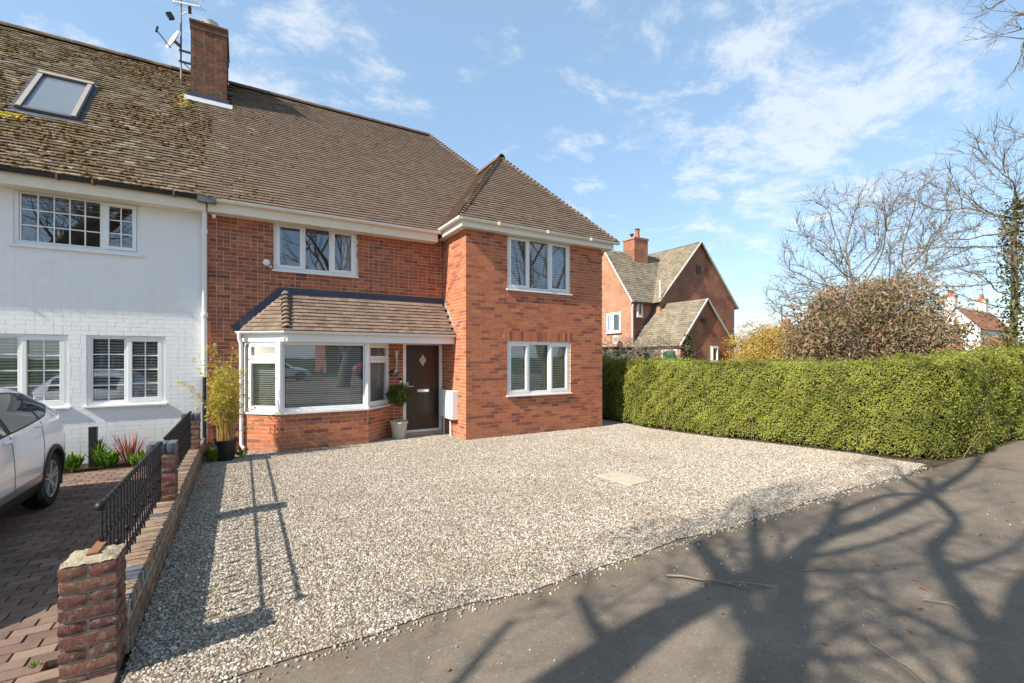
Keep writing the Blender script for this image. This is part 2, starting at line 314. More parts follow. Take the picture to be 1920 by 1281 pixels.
M['neighbour_roof'] = mat('neighbour_roof', None, .95, .25, 1.2, (9, .3), .1, stops=[(0, (.21, .175, .125)), (.35, (.27, .225, .165)), (.65, (.17, .145, .105)), (1, (.25, .205, .15))],
    stain=[((.46, .43, .36), 3.5, .64, .72, .6), ((.11, .10, .07), 1.6, .5, .7, .5)])
M['far_tile'] = mat('far_tile', None, .9, .25, 2, None, .1, stops=[(0, (.30, .135, .075)), (.5, (.22, .10, .06)), (1, (.36, .17, .10))])
def door_mat():
    m, t, b = new_mat('door_wood'); g = t.nodes.new('ShaderNodeNewGeometry'); mp = t.nodes.new('ShaderNodeMapping'); mp.inputs['Scale'].default_value = (40, 40, 1.3)
    t.links.new(g.outputs['Position'], mp.inputs[0]); n = noise(t, 1.0, 5, .6, mp.outputs[0]); r = ramp_node(t, [(.3, (.020, .012, .008)), (.7, (.050, .029, .018))]); t.links.new(n, r.inputs[0])
    t.links.new(r.outputs[0], b.inputs['Base Color']); b.inputs['Roughness'].default_value = .3; bump(t, b, n, .3, .002); return m
M['door_wood'] = door_mat()

# ------------------------------------------------------------------ scene graph helpers
BASE = {}
def link(name, data, parent=None):
    o = bpy.data.objects.new(name, data); COL.objects.link(o)
    if parent is not None:
        o.parent = parent
        b = BASE.get(parent.name)
        if b is not None: o.matrix_parent_inverse = Matrix.Translation(-Vector(b))
    return o
def tag(o, label, cat, group=None, kind=None):
    if label: o['label'] = label
    if cat: o['category'] = cat
    if group: o['group'] = group
    if kind: o['kind'] = kind
    return o
def thing(name, label, cat, base=(0, 0, 0), group=None, local=False):
    """Empty at the base; parts carry world coordinates unless local"""
    e = bpy.data.objects.new(name, None); COL.objects.link(e); e.location = base; e.empty_display_size = .2
    tag(e, label, cat, group)
    if not local: BASE[e.name] = tuple(base)
    return e
def mesh_np(name, V, F, material=None, parent=None, tone=None, smooth=False):
    """V (N,3), F (M,3|4) arrays"""
    V = np.asarray(V, np.float32).reshape(-1, 3); F = np.asarray(F, np.int32); k = F.shape[1]; me = bpy.data.meshes.new(name)
    me.vertices.add(len(V)); me.vertices.foreach_set('co', V.ravel())
    me.loops.add(F.size); me.loops.foreach_set('vertex_index', F.ravel())
    me.polygons.add(len(F)); me.polygons.foreach_set('loop_start', np.arange(0, F.size, k, dtype=np.int32))
    me.polygons.foreach_set('use_smooth', np.full(len(F), bool(smooth)))
    me.update(calc_edges=True)
    if tone is not None:
        a = me.attributes.new('tone', 'FLOAT', 'POINT'); a.data.foreach_set('value', np.asarray(tone, np.float32))
    if material is not None: me.materials.append(material)
    return link(name, me, parent)

CUBE_V = np.array([(x, y, z) for x in (-.5, .5) for y in (-.5, .5) for z in (-.5, .5)], float)
CUBE_F = np.array([(0, 1, 3, 2), (4, 6, 7, 5), (0, 4, 5, 1), (2, 3, 7, 6), (0, 2, 6, 4), (1, 5, 7, 3)])
class MB:
    """collects shapes into one mesh; frame = (origin, u, n) makes box() coordinates (along u, along n, up)"""
    def __init__(s, frame=None):
        s.V = []; s.F = []; s.n = 0; s.fr = None
        if frame: s.frame(*frame)
    def frame(s, P, u, n):
        P = np.array(P, float); s.fr = (P, np.array(u, float), np.array(n, float)); return s
    def tr(s, p):
        p = np.asarray(p, float).reshape(-1, 3)
        if s.fr is None: return p
        P, u, n = s.fr
        return P + p[:, :1] * u + p[:, 1:2] * n + p[:, 2:] * np.array([0, 0, 1.])
    def add(s, V, F):
        V = s.tr(V); s.V.append(V); s.F += [tuple(i + s.n for i in f) for f in F]; s.n += len(V); return s
    def box(s, a0, a1, b0, b1, c0, c1):
        V = (CUBE_V + .5) * np.array([a1 - a0, b1 - b0, c1 - c0]) + np.array([a0, b0, c0]); return s.add(V, [tuple(f) for f in CUBE_F])
    def obox(s, c, ax, size):
        A = np.array(ax, float); V = np.array(c, float) + (CUBE_V * np.array(size)) @ A; return s.add(V, [tuple(f) for f in CUBE_F])
    def bar(s, p, q, w, h=None):
        p, q = Vector(p), Vector(q); d = (q - p); L = d.length; d.normalize(); up = Vector((0, 0, 1)) if abs(d.z) < .95 else Vector((0, 1, 0))
        x = d.cross(up).normalized(); z = x.cross(d); return s.obox((p + q) / 2, (x, d, z), (w, L, h or w))
    def poly(s, pts): return s.add(pts, [tuple(range(len(pts)))])
    def prism(s, pts, ext):
        """polygon pts extruded by vector ext"""
        pts = np.asarray(pts, float); k = len(pts); V = np.vstack([pts, pts + np.array(ext, float)])
        F = [tuple(range(k))[::-1], tuple(range(k, 2 * k))] + [(i, (i + 1) % k, k + (i + 1) % k, k + i) for i in range(k)]
        return s.add(V, F)
    def tube(s, pts, rad, seg=8, cap=True):
        pts = [Vector(p) for p in pts]; k = len(pts); rad = [rad] * k if isinstance(rad, (int, float)) else rad; V = []; pn = None
        for i, p in enumerate(pts):
            d = (pts[min(i + 1, k - 1)] - pts[max(i - 1, 0)]).normalized()
            x = d.cross(Vector((0, 0, 1)) if abs(d.z) < .9 else Vector((1, 0, 0))).normalized() if pn is None else (pn - d * pn.dot(d)).normalized()
            pn = x; y = d.cross(x)
            for j in range(seg): a = 2 * math.pi * j / seg; V.append(p + (x * math.cos(a) + y * math.sin(a)) * rad[i])
        F = [(i * seg + j, i * seg + (j + 1) % seg, (i + 1) * seg + (j + 1) % seg, (i + 1) * seg + j) for i in range(k - 1) for j in range(seg)]
        if cap: F += [tuple(range(seg))[::-1], tuple(range((k - 1) * seg, k * seg))]
        return s.add([tuple(v) for v in V], F)
    def lathe(s, prof, c, seg=24, axis='z', cap=True):
        V = []
        for r, h in prof:
            for j in range(seg):
                a = 2 * math.pi * j / seg; x, y = r * math.cos(a), r * math.sin(a)
                V.append((c[0] + x, c[1] + y, c[2] + h) if axis == 'z' else ((c[0] + h, c[1] + x, c[2] + y) if axis == 'x' else (c[0] + x, c[1] + h, c[2] + y)))
        k = len(prof); F = [(i * seg + j, i * seg + (j + 1) % seg, (i + 1) * seg + (j + 1) % seg, (i + 1) * seg + j) for i in range(k - 1) for j in range(seg)]
        if cap: F += [tuple(range(seg))[::-1], tuple(range((k - 1) * seg, k * seg))]
        return s.add(V, F)
    def build(s, name, material, parent=None, smooth=False, bev=0):
        me = bpy.data.meshes.new(name); me.from_pydata(np.vstack(s.V).tolist(), [], s.F)
        bm = bmesh.new(); bm.from_mesh(me); bmesh.ops.recalc_face_normals(bm, faces=bm.faces)
        if bev: bmesh.ops.bevel(bm, geom=list(bm.edges), offset=bev, segments=2, affect='EDGES', profile=.6)
        bm.to_mesh(me); bm.free()
        if smooth: me.shade_smooth() if smooth is True else None
        me.materials.append(material)
        if smooth == 'auto':
            me.shade_smooth(); 
            try: me.set_sharp_from_angle(angle=R(35))
            except Exception: pass
        return link(name, me, parent)

# pieces: oriented boxes given as centre, axes rows (3,3), size
_unit = {}
def unit_cube(material):
    if material.name not in _unit:
        me = bpy.data.meshes.new('piece_' + material.name); me.from_pydata(CUBE_V.tolist(), [], [tuple(f) for f in CUBE_F]); 
        bm = bmesh.new(); bm.from_mesh(me); bmesh.ops.recalc_face_normals(bm, faces=bm.faces); bm.to_mesh(me); bm.free()
        me.materials.append(material); _unit[material.name] = me
    return _unit[material.name]
def chamfer_cube(material, ch=(.012, .025, .07)):
    key = 'ch_' + material.name
    if key not in _unit:
        c = ch; V = [(-.5, -.5, -.5), (.5, -.5, -.5), (.5, .5, -.5), (-.5, .5, -.5), (-.5, -.5, .5 - c[2]), (.5, -.5, .5 - c[2]), (.5, .5, .5 - c[2]), (-.5, .5, .5 - c[2]),
             (-.5 + c[0], -.5 + c[1], .5), (.5 - c[0], -.5 + c[1], .5), (.5 - c[0], .5 - c[1], .5), (-.5 + c[0], .5 - c[1], .5)]
        F = [(0, 1, 5, 4), (1, 2, 6, 5), (2, 3, 7, 6), (3, 0, 4, 7), (4, 5, 9, 8), (5, 6, 10, 9), (6, 7, 11, 10), (7, 4, 8, 11), (8, 9, 10, 11)]
        me = bpy.data.meshes.new('piece_' + key); me.from_pydata(V, [], F); me.materials.append(material); _unit[key] = me
    return _unit[key]
class Pieces:
    def __init__(s): s.c = []; s.A = []; s.s = []; s.m = []; s.p = []; s.n = []; s.a = []
    def add(s, c, A, size, m, parent, n, area):
        s.c.append(c); s.A.append(A); s.s.append(size); s.m.append(m); s.p.append(parent); s.n.append(n); s.a.append(area)
    def flush(s, name, stuff_name, owner, limit=300, shape=unit_cube, stuff_parent=None, bias=None):
        """the pieces that show largest become objects of their own, the rest one joined part per material"""
        if not s.c: return
        c = np.array(s.c); A = np.array(s.A); S = np.array(s.s); sh = shown_area(c, np.array(s.n), np.array(s.a))
        if bias is not None: sh = sh * np.array([bias(q) for q in c])
        order = np.argsort(-sh); pick = set(int(i) for i in order[:limit] if sh[i] > 0)
        for i in sorted(pick):
            o = link(name, shape(M[s.m[i]]), s.p[i])
            mt = Matrix.Identity(4)
            for r in range(3):
                for q in range(3): mt[q][r] = A[i][r][q] * S[i][r]
                mt[r][3] = c[i][r]
            o.matrix_basis = mt
        rest = [i for i in range(len(c)) if i not in pick]
        um = shape(M[s.m[0]]); UV = np.array([v.co[:] for v in um.vertices]); UF = [tuple(p.vertices) for p in um.polygons]; UF = np.array(UF)
        for mname in sorted(set(s.m)):
            idx = np.array([i for i in rest if s.m[i] == mname])
            if len(idx) == 0: continue
            V = np.einsum('kj,ij,ijl->ikl', UV, S[idx], A[idx]) + c[idx][:, None, :]
            F = (UF[None] + (np.arange(len(idx)) * len(UV))[:, None, None]).reshape(-1, 4)
            t = np.repeat(rng.random(len(idx)), len(UV))
            o = mesh_np(stuff_name, V.reshape(-1, 3), F, M[mname], stuff_parent or owner, tone=t); o['kind'] = 'stuff'

def cut(iv, lo, hi):
    out = []
    for a, b in iv:
        if hi <= a or lo >= b: out.append((a, b)); continue
        if lo - a > .02: out.append((a, lo))
        if b - hi > .02: out.append((hi, b))
    return out
def brick_face(P, u, W, z0, z1, openings, material, parent, store, bond='stretcher', proud=.005, seed=0, course=.075, off=0.0, depth=.04, ext0=.003, ext1=.003, jit=.0018, joint=.010):
    """bricks of one wall face: P lower-left seen from outside, u to the right"""
    u = np.array(u, float); n = np.array([u[1], -u[0], 0]); P = np.array(P, float); r = np.random.default_rng(seed); up = np.array([0, 0, 1.])
    k = int(math.ceil((z1 - z0) / course)); j = joint
    for row in range(k):
        b0 = z0 + row * course; b1 = min(b0 + course - j, z1)
        if b1 - b0 < .02: continue
        mid = (b0 + b1) / 2; x = off - (.1125 if row % 2 else 0) - .3; hd = row % 2
        segs = []
        while x < W:
            if bond == 'flemish': L = .1025 if hd else .215; hd = not hd
            elif bond == 'mixed': L = .1025 if r.random() < .45 else .215
            else: L = .215
            segs.append((x, x + L)); x += L + j
        for a, b in segs:
            a, b = max(a, -ext0), min(b, W + ext1)
            if b - a < .025: continue
            iv = [(a, b)]
            for (o0, o1, oz0, oz1) in openings:
                if oz0 < mid < oz1: iv = cut(iv, o0, o1)
            for a2, b2 in iv:
                if b2 - a2 < .02: continue
                pr = proud + r.uniform(-jit, jit)
                c = P + u * (a2 + b2) / 2 + n * (pr - depth / 2) + up * mid
                tw = r.normal(0, .006); uu = u * math.cos(tw * .3) + up * math.sin(tw * .3); 
                store.add(c, np.array([uu, -n, np.cross(uu, -n)]), (b2 - a2, depth, b1 - b0), material, parent, n, (b2 - a2) * (b1 - b0))
def wall_panel(mb, P, u, W, z0, z1, openings, reveal=.12):
    """backing sheet with openings and their reveals"""
    u = np.array(u, float); n = np.array([u[1], -u[0], 0]); mb.fr = (np.array(P, float), u, n)
    us = sorted({0, W, *[min(max(v, 0), W) for o in openings for v in o[:2]]}); zs = sorted({z0, z1, *[min(max(v, z0), z1) for o in openings for v in o[2:]]})
    for a, b in zip(us, us[1:]):
        for c, d in zip(zs, zs[1:]):
            if b - a < 1e-4 or d - c < 1e-4: continue
            m = ((a + b) / 2, (c + d) / 2)
            if any(o[0] < m[0] < o[1] and o[2] < m[1] < o[3] for o in openings): continue
            mb.poly([(a, 0, c), (b, 0, c), (b, 0, d), (a, 0, d)])
    for o in openings:
        a, b, c, d = max(o[0], 0), min(o[1], W), max(o[2], z0), o[3]
        mb.poly([(a, 0, c), (a, -reveal, c), (a, -reveal, d), (a, 0, d)]); mb.poly([(b, 0, c), (b, -reveal, c), (b, -reveal, d), (b, 0, d)])
        mb.poly([(a, 0, d), (b, 0, d), (b, -reveal, d), (a, -reveal, d)]); mb.poly([(a, 0, c), (b, 0, c), (b, -reveal, c), (a, -reveal, c)])

def window(house, P, u, W, z0, z1, lights, bars=None, blind=None, sill=True, back=-.03, name='window', curtain=None, room=.7, sill_out=.05, fw=.055, frame_mat='upvc', backing=False):
    """lights: (u0,u1,z0,z1,opening) glazed openings inside the frame; bars: (nx,nz) per light"""
    u = np.array(u, float); n = np.array([u[1], -u[0], 0]); fr = ((P[0], P[1], 0), u, n); um = M[frame_mat]
    w = MB(fr); w.box(0, W, back - .07, back, z0, z0 + fw); w.box(0, W, back - .07, back, z1 - fw, z1)
    w.box(0, fw, back - .07, back, z0 + fw, z1 - fw); w.box(W - fw, W, back - .07, back, z0 + fw, z1 - fw)
    us = sorted({l[0] for l in lights} | {l[1] for l in lights}); 
    for a, b in zip(us[1:], us[2:]):
        pass
    # mullions and transoms: the gaps between lights
    ed = [(l[0], l[1], l[2], l[3]) for l in lights]
    xs = sorted({(round(l[0], 4), round(l[1], 4)) for l in ed})
    for (a0, a1), (b0, b1) in zip(xs, xs[1:]):
        if b0 > a1 + .002: w.box(a1 - .001, b0 + .001, back - .068, back - .002, z0 + fw - .002, z1 - fw + .002)
    for a0, a1 in xs:
        col = sorted([l for l in ed if abs(l[0] - a0) < 1e-3], key=lambda l: l[2])
        for l, m2 in zip(col, col[1:]):
            if m2[2] > l[3] + .002: w.box(a0 - .002, a1 + .002, back - .067, back - .003, l[3] - .001, m2[2] + .001)
    win = w.build(name, um, house)
    for k, l in enumerate(lights):
        a0, a1, c0, c1, op = l
        s = MB(fr); t = .058 if op else .022; f0, f1 = (back - .05, back + .012) if op else (back - .06, back - .012)
        s.box(a0, a1, f0, f1, c0, c0 + t); s.box(a0, a1, f0, f1, c1 - t, c1); s.box(a0, a0 + t, f0, f1, c0 + t, c1 - t); s.box(a1 - t, a1, f0, f1, c0 + t, c1 - t)
        s.build('sash' if op else 'bead', um, win, bev=.004)
        g0, g1, h0, h1 = a0 + t, a1 - t, c0 + t, c1 - t
        MB(fr).poly([(g0, back - .034, h0), (g1, back - .034, h0), (g1, back - .034, h1), (g0, back - .034, h1)]).build('pane', M['glass'], win)
        if bars:
            nx, nz = bars[k] if isinstance(bars, list) else bars
            for i in range(1, nx): x = g0 + (g1 - g0) * i / nx; MB(fr).box(x - .009, x + .009, back - .032, back - .022, h0, h1).build('glazing_bar', um, win)
            for i in range(1, nz): z = h0 + (h1 - h0) * i / nz; MB(fr).box(g0, g1, back - .0315, back - .0225, z - .009, z + .009).build('glazing_bar', um, win)
        if blind:
            pitch, sw, tilt, dep, drop = blind
            sb = MB(); zz = h1 - .01; a = tilt; up = np.array([0, 0, 1.]); P0 = np.array(fr[0])
            while zz > h0 + (h1 - h0) * (1 - drop):
                c = P0 + u * (g0 + g1) / 2 + n * (back - dep) + up * zz
                sb.obox(c, (u, n * math.cos(a) + up * math.sin(a), -n * math.sin(a) + up * math.cos(a)), (g1 - g0 - .012, sw, .0016)); zz -= pitch
            for xx in (g0 + (g1 - g0) * .2, g0 + (g1 - g0) * .8):
                q0 = P0 + u * xx + n * (back - dep + sw * .5); sb.bar(tuple(q0 + up * zz), tuple(q0 + up * h1), .003)
            sb.build('blind', M['blind'], win)
    if curtain:
        for (a0, a1) in curtain:
            pts = []; k = 24
            for i in range(k + 1): x = a0 + (a1 - a0) * i / k; pts.append((x, back - .16 + .02 * math.sin(i * 1.7)))
            c = MB(fr); c.add([(x, d, z) for x, d in pts for z in (z0 + .03, z1 - .03)], [(2 * i, 2 * i + 2, 2 * i + 3, 2 * i + 1) for i in range(k)]); c.build('curtain', M['curtain'], win, smooth=True)
    if backing: MB(fr).poly([(0, .004, z0), (W, .004, z0), (W, .004, z1), (0, .004, z1)]).build('room_interior', M['room'], win); room = None
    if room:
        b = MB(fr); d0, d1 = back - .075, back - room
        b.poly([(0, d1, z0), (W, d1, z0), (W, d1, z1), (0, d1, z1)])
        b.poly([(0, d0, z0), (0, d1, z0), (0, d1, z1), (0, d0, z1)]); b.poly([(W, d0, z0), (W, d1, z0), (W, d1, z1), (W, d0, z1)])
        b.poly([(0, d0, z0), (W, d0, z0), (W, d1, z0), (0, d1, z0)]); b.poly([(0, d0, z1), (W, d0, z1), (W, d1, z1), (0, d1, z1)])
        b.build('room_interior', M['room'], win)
    if sill:
        s = MB(fr); s.box(-.03, W + .03, back - .02, sill_out, z0 - .035, z0 - .001); s.build('sill', um, win, bev=.004)
    return win

def tile_plane(O, u, s, W, L, inside, material, parent, store, tw=.165, gauge=.100, seed=0, lift=.030, rough=1.0, over=.06, th=.020):
    """plain tiles on a slope: O eaves corner, u along the eaves, s up the slope"""
    O, u, s = (np.array(v, float) for v in (O, u, s)); n = np.cross(u, s); n /= np.linalg.norm(n); r = np.random.default_rng(seed)
    for row in range(int(L / gauge) + 1):
        v = row * gauge; x = (tw / 2 if row % 2 else 0) - tw
        while x < W + tw:
            xc = x + tw / 2
            if inside(xc, v + gauge * .5):
                tl = lift + r.normal(0, .0022) * rough; ln = gauge + over
                tip = math.atan2(tl, ln) + r.normal(0, .01) * rough; tw_ = r.normal(0, .010) * rough
                ss = s * math.cos(tip) - n * math.sin(tip); uu = u * math.cos(tw_) + s * math.sin(tw_); uu = uu - ss * uu.dot(ss); uu /= np.linalg.norm(uu)
                nn = np.cross(uu, ss)
                c = O + u * xc + s * (v + ln / 2 - .02) + n * (tl / 2 + th / 2 + .004)
                mm = material
                if material == 'tile' and c[0] < 1.2 and r.random() < .5 * math.exp(-(c[0] + .57) / .55): mm = 'tile_mossy'
                if material == 'tile_mossy' and c[0] > -1.6 and r.random() < .35 * math.exp((c[0] + .57) / .4): mm = 'tile'
                store.add(c, np.array([uu, ss, nn]), (tw - .0025, ln, th), mm, parent, n, tw * gauge)
            x += tw
def bonnets(p, q, count, rad, material, parent, name='hip_tile', up=(0, 0, 1), overlap=1.35, seg=8, squash=1.0, arc=None):
    """half-round capping tiles stepping from p up to q; each an object, all sharing one mesh"""
    p, q = Vector(p), Vector(q); d = (q - p) / count; L = d.length * overlap; dn = d.normalized(); upv = Vector(up); x = dn.cross(upv).normalized(); z = x.cross(dn)
    me = bpy.data.meshes.new(name); V = []; F = []; a0 = R(arc or 100)
    for e, (yy, rr, zz) in enumerate(((0, 1.0, .02), (L, .82, -.012)) if name != 'ridge_tile' else ((0, 1.0, .004), (L, .985, .0))):
        for k in range(seg + 1):
            a = -a0 + 2 * a0 * k / seg; V.append((math.sin(a) * rad * rr, yy, math.cos(a) * rad * rr * squash + zz - rad * .35)); 
        for k in range(seg + 1):
            a = -a0 + 2 * a0 * k / seg; V.append((math.sin(a) * (rad - .014) * rr, yy, math.cos(a) * (rad - .014) * rr * squash + zz - rad * .35))
    m = seg + 1
    for k in range(seg): F += [(k, k + 1, 2 * m + k + 1, 2 * m + k), (k, m + k, m + k + 1, k + 1)]
    me.from_pydata(V, [], F); me.materials.append(material)
    for i in range(count):
        o = link(name, me, parent); mt = Matrix.Identity(4)
        for k in range(3): mt[k][0] = x[k]; mt[k][1] = dn[k]; mt[k][2] = z[k]; mt[k][3] = (p + d * i)[k]
        o.matrix_basis = mt
def gutter(mb, p, q, r=.055):
    """half-round gutter trough from p to q (closed underside)"""
    p, q = Vector(p), Vector(q); d = (q - p).normalized(); x = d.cross(Vector((0, 0, 1))).normalized(); V = []; k = 8
    for e in (p, q):
        for j in range(k + 1): a = math.pi * j / k; V.append(tuple(e + x * math.cos(a) * r - Vector((0, 0, 1)) * math.sin(a) * r))
        for j in range(k + 1): a = math.pi * j / k; V.append(tuple(e + x * math.cos(a) * (r - .006) - Vector((0, 0, 1)) * math.sin(a) * (r - .006)))
    m = k + 1; F = []
    for j in range(k): F += [(j, j + 1, 2 * m + j + 1, 2 * m + j), (m + j, 3 * m + j, 3 * m + j + 1, m + j + 1)]
    F += [(0, m, 3 * m, 2 * m), (k, 2 * m + k, 3 * m + k, m + k)]
    F += [tuple([j for j in range(m)]), tuple([2 * m + j for j in range(m)][::-1])]
    mb.add(V, F)

# ------------------------------------------------------------------ ground, pavement, gravel, paving
def sheet(name, pts, material, z, kind='structure', label=None):
    me = bpy.data.meshes.new(name); me.from_pydata([(x, y, z) for x, y in pts], [], [tuple(range(len(pts)))]); me.materials.append(material)
    o = link(name, me); o['kind'] = kind
    if label: o['label'] = label
    return o
sheet('ground', [(-900, -900), (900, -900), (900, 900), (-900, 900)], M['grass'], -.03, label='grass and earth ground around the gardens')
jr = np.random.default_rng(3)
xs = np.linspace(-40, 120, 700); edge = 2.99 + .03 * np.sin(xs * 2.1) + .02 * np.sin(xs * 5.3 + 1) + jr.normal(0, .008, len(xs))
sheet('pavement', [(-60, -24), (120, -24)] + [(float(x), 3.05) for x in (120, -60)], M['asphalt'], -.004, label='worn grey-brown asphalt pavement in front of the gravel')
sheet('front_garden_soil', [(-.9, 9.0), (.9, 9.0), (.9, 10.3), (-.9, 10.3)], M['earth'], -.001, label='bare soil strip under the bamboo pot')
sheet('hedge_soil', [(8.7, 2.9), (30, 2.9), (30, 4.6), (11.6, 4.6), (10.4, 13.5), (8.7, 13.5), (8.75, 9.5), (8.72, 8.2), (9.25, 6.0), (9.8, 3.2)], M['earth'], .0, label='bare earth strip under the green hedge')

def gravel():
    pts = [(float(x), float(e)) for x, e in zip(xs, edge) if -.45 < x < 9.4]
    bm = bmesh.new(); 
    poly = [(-.583, 3.02)] + pts + [(9.85, 3.05), (9.8, 4.2), (9.4, 5.7), (9.0, 7.1), (8.85, 8.2), (8.98, 9.2), (8.95, 14), (8.05, 14), (8.05, 10.25), (4.16, 10.25), (-.583, 10.25)]
    f = bm.faces.new([bm.verts.new((x, y, .004)) for x, y in poly]); bmesh.ops.triangulate(bm, faces=[f])
    me = bpy.data.meshes.new('gravel'); bm.to_mesh(me); bm.free(); me.materials.append(M['gravel_bed']); o = link('gravel', me)
    tag(o, 'pale beige and grey gravel covering the whole front drive', 'gravel', kind='stuff')
    ng = bpy.data.node_groups.new('gravel_stones', 'GeometryNodeTree')
    ng.interface.new_socket('Geometry', in_out='INPUT', socket_type='NodeSocketGeometry'); ng.interface.new_socket('Geometry', in_out='OUTPUT', socket_type='NodeSocketGeometry')
    N = lambda t: ng.nodes.new(t); gi, go = N('NodeGroupInput'), N('NodeGroupOutput'); Lk = ng.links.new
    join = N('GeometryNodeJoinGeometry'); Lk(gi.outputs[0], join.inputs[0])
    for seed, dens, smin, smax in ((1, 4000, .005, .0102), (2, 700, .007, .0132)):
        d = N('GeometryNodeDistributePointsOnFaces'); d.inputs['Density'].default_value = dens; d.inputs['Seed'].default_value = seed; Lk(gi.outputs[0], d.inputs['Mesh'])
        ico = N('GeometryNodeMeshIcoSphere'); ico.inputs['Radius'].default_value = 1.0; ico.inputs['Subdivisions'].default_value = 1 if seed == 1 else 2
        sp = N('GeometryNodeSetPosition'); nz = N('ShaderNodeTexNoise'); nz.inputs['Scale'].default_value = 1.3; 
        vm = N('ShaderNodeVectorMath'); vm.operation = 'SUBTRACT'; vm.inputs[1].default_value = (.5, .5, .5); Lk(nz.outputs['Color'], vm.inputs[0])
        vs_ = N('ShaderNodeVectorMath'); vs_.operation = 'SCALE'; vs_.inputs['Scale'].default_value = 1.1; Lk(vm.outputs[0], vs_.inputs[0])
        Lk(ico.outputs['Mesh'], sp.inputs['Geometry']); Lk(vs_.outputs[0], sp.inputs['Offset'])
        sm = N('GeometryNodeSetMaterial'); sm.inputs['Material'].default_value = M['stone']; Lk(sp.outputs[0], sm.inputs[0])
        ip = N('GeometryNodeInstanceOnPoints'); Lk(d.outputs['Points'], ip.inputs['Points']); Lk(sm.outputs[0], ip.inputs['Instance'])
        rr = N('FunctionNodeRandomValue'); rr.data_type = 'FLOAT_VECTOR'; rr.inputs['Min'].default_value = (-.5, -.5, 0); rr.inputs['Max'].default_value = (.5, .5, 6.283); rr.inputs['Seed'].default_value = seed
        rs = N('FunctionNodeRandomValue'); rs.data_type = 'FLOAT_VECTOR'; rs.inputs['Min'].default_value = (smin, smin, smin * .7); rs.inputs['Max'].default_value = (smax * 1.25, smax, smax * .8); rs.inputs['Seed'].default_value = seed + 9
        e2r = N('FunctionNodeEulerToRotation'); Lk(rr.outputs['Value'], e2r.inputs[0]); Lk(e2r.outputs[0], ip.inputs['Rotation'])
        Lk(rs.outputs['Value'], ip.inputs['Scale']); Lk(ip.outputs[0], join.inputs[0])
    Lk(join.outputs[0], go.inputs[0])
    md = o.modifiers.new('stones', 'NODES'); md.node_group = ng
    # stones strewn over the pavement edge
gravel()
def strewn():
    n = 900; r = np.random.default_rng(12); x = r.uniform(-.5, 9.6, n); y = 3.0 - np.abs(r.normal(0, .06, n)); far = r.random(n) < .12; y[far] = 3.0 - r.uniform(.1, 1.6, far.sum())
    sz = r.uniform(.006, .013, n) * np.where(far, .7, 1); bm = bmesh.new(); bmesh.ops.create_icosphere(bm, subdivisions=1, radius=1); IV = np.array([v.co[:] for v in bm.verts]); IF = np.array([[v.index for v in f.verts] for f in bm.faces]); bm.free()
    V = IV[None] * (sz[:, None] * r.uniform(.6, 1.3, (n, 3)))[:, None, :]; V += np.stack([x, y, sz * .4 - .003], 1)[:, None, :]
    F = (IF[None] + (np.arange(n) * len(IV))[:, None, None]).reshape(-1, 3)
    o = mesh_np('loose_gravel', V.reshape(-1, 3), F, M['stone'], tone=np.repeat(r.random(n), len(IV))); tag(o, 'loose gravel stones strewn along the pavement edge', 'gravel', kind='stuff')
strewn()

# block paving drive of the white house
drive = sheet('driveway', [(-8.5, 3.02), (-.59, 3.02), (-.59, 3.4), (-.86, 3.4), (-.86, 9.35), (-8.5, 9.35)], M['paver_joint'], .0, label='red brown block paving drive of the white house')
pv = Pieces(); pr_ = np.random.default_rng(5)
for row in range(61):
    y = 3.03 + row * .1035
    x = (-.87 if y > 3.28 else -.60) - (.1035 if row % 2 else 0)
    while x > -7.2:
        L = .2; x0 = x - L
        if True:
            hz_ = pr_.uniform(-.002, .003); c = np.array([(x + x0) / 2, y + .05, .012 + hz_]); a = pr_.normal(0, .008)
            t1, t2 = pr_.normal(0, .006, 2); ux = np.array([math.cos(a), math.sin(a), t1]); uy = np.array([-math.sin(a), math.cos(a), t2]); uz = np.cross(ux, uy)
            wv = min(x0 + L, -.87) - x0
            if y < 9.3: pv.add(c, np.array([ux, uy, uz]), (L - .006, .097, .05), 'paver', drive, np.array([0, 0, 1.]), .02)
        x -= .2035
pv.flush('paver', 'paving_field', drive, 300, shape=chamfer_cube)
sheet('flower_bed', [(-8.5, 9.35), (-.86, 9.35), (-.86, 10.26), (-8.5, 10.26)], M['soil'], .012, label='dark soil flower bed along the white house wall')

# ------------------------------------------------------------------ the two joined houses
YM = 10.26; YW = 9.0; XP = -.57; XW0, XW1 = 4.16, 8.03; EZ = 4.70; EY = 9.93; RY = 13.8; RZ = 8.78
SL = np.array([0, RY - EY, RZ - EZ]); SLEN = float(np.linalg.norm(SL)); SL = SL / SLEN; SLOPE = (RZ - EZ) / (RY - EY)
HE = (5.1, 8.3)            # ridge end, hip foot
AP = (6.12, 11.0, 7.25); WE = (3.92, 8.32, 8.76, 4.75)       # wing apex; eaves x0, x1, y, z
def z_main(y): return EZ + (y - EY) * SLOPE
def z_wing(x, y):
    l = WE[3] + (x - WE[0]) / (AP[0] - WE[0]) * (AP[2] - WE[3]); r_ = WE[3] + (WE[1] - x) / (WE[1] - AP[0]) * (AP[2] - WE[3]); f = WE[3] + (y - WE[2]) / (AP[1] - WE[2]) * (AP[2] - WE[3])
    return min(l, r_, f)
M['chimney_brick'] = mat('chimney_brick', None, .95, .3, 9, (60, .35), .1, (90, .8, .01),
    stops=[(0, (.20, .075, .045)), (.3, (.135, .07, .05)), (.55, (.26, .10, .055)), (.8, (.11, .07, .052)), (1, (.22, .085, .05))], stain=[((.085, .075, .062), 4, .48, .66, .6), ((.24, .22, .15), 8, .58, .72, .5)])

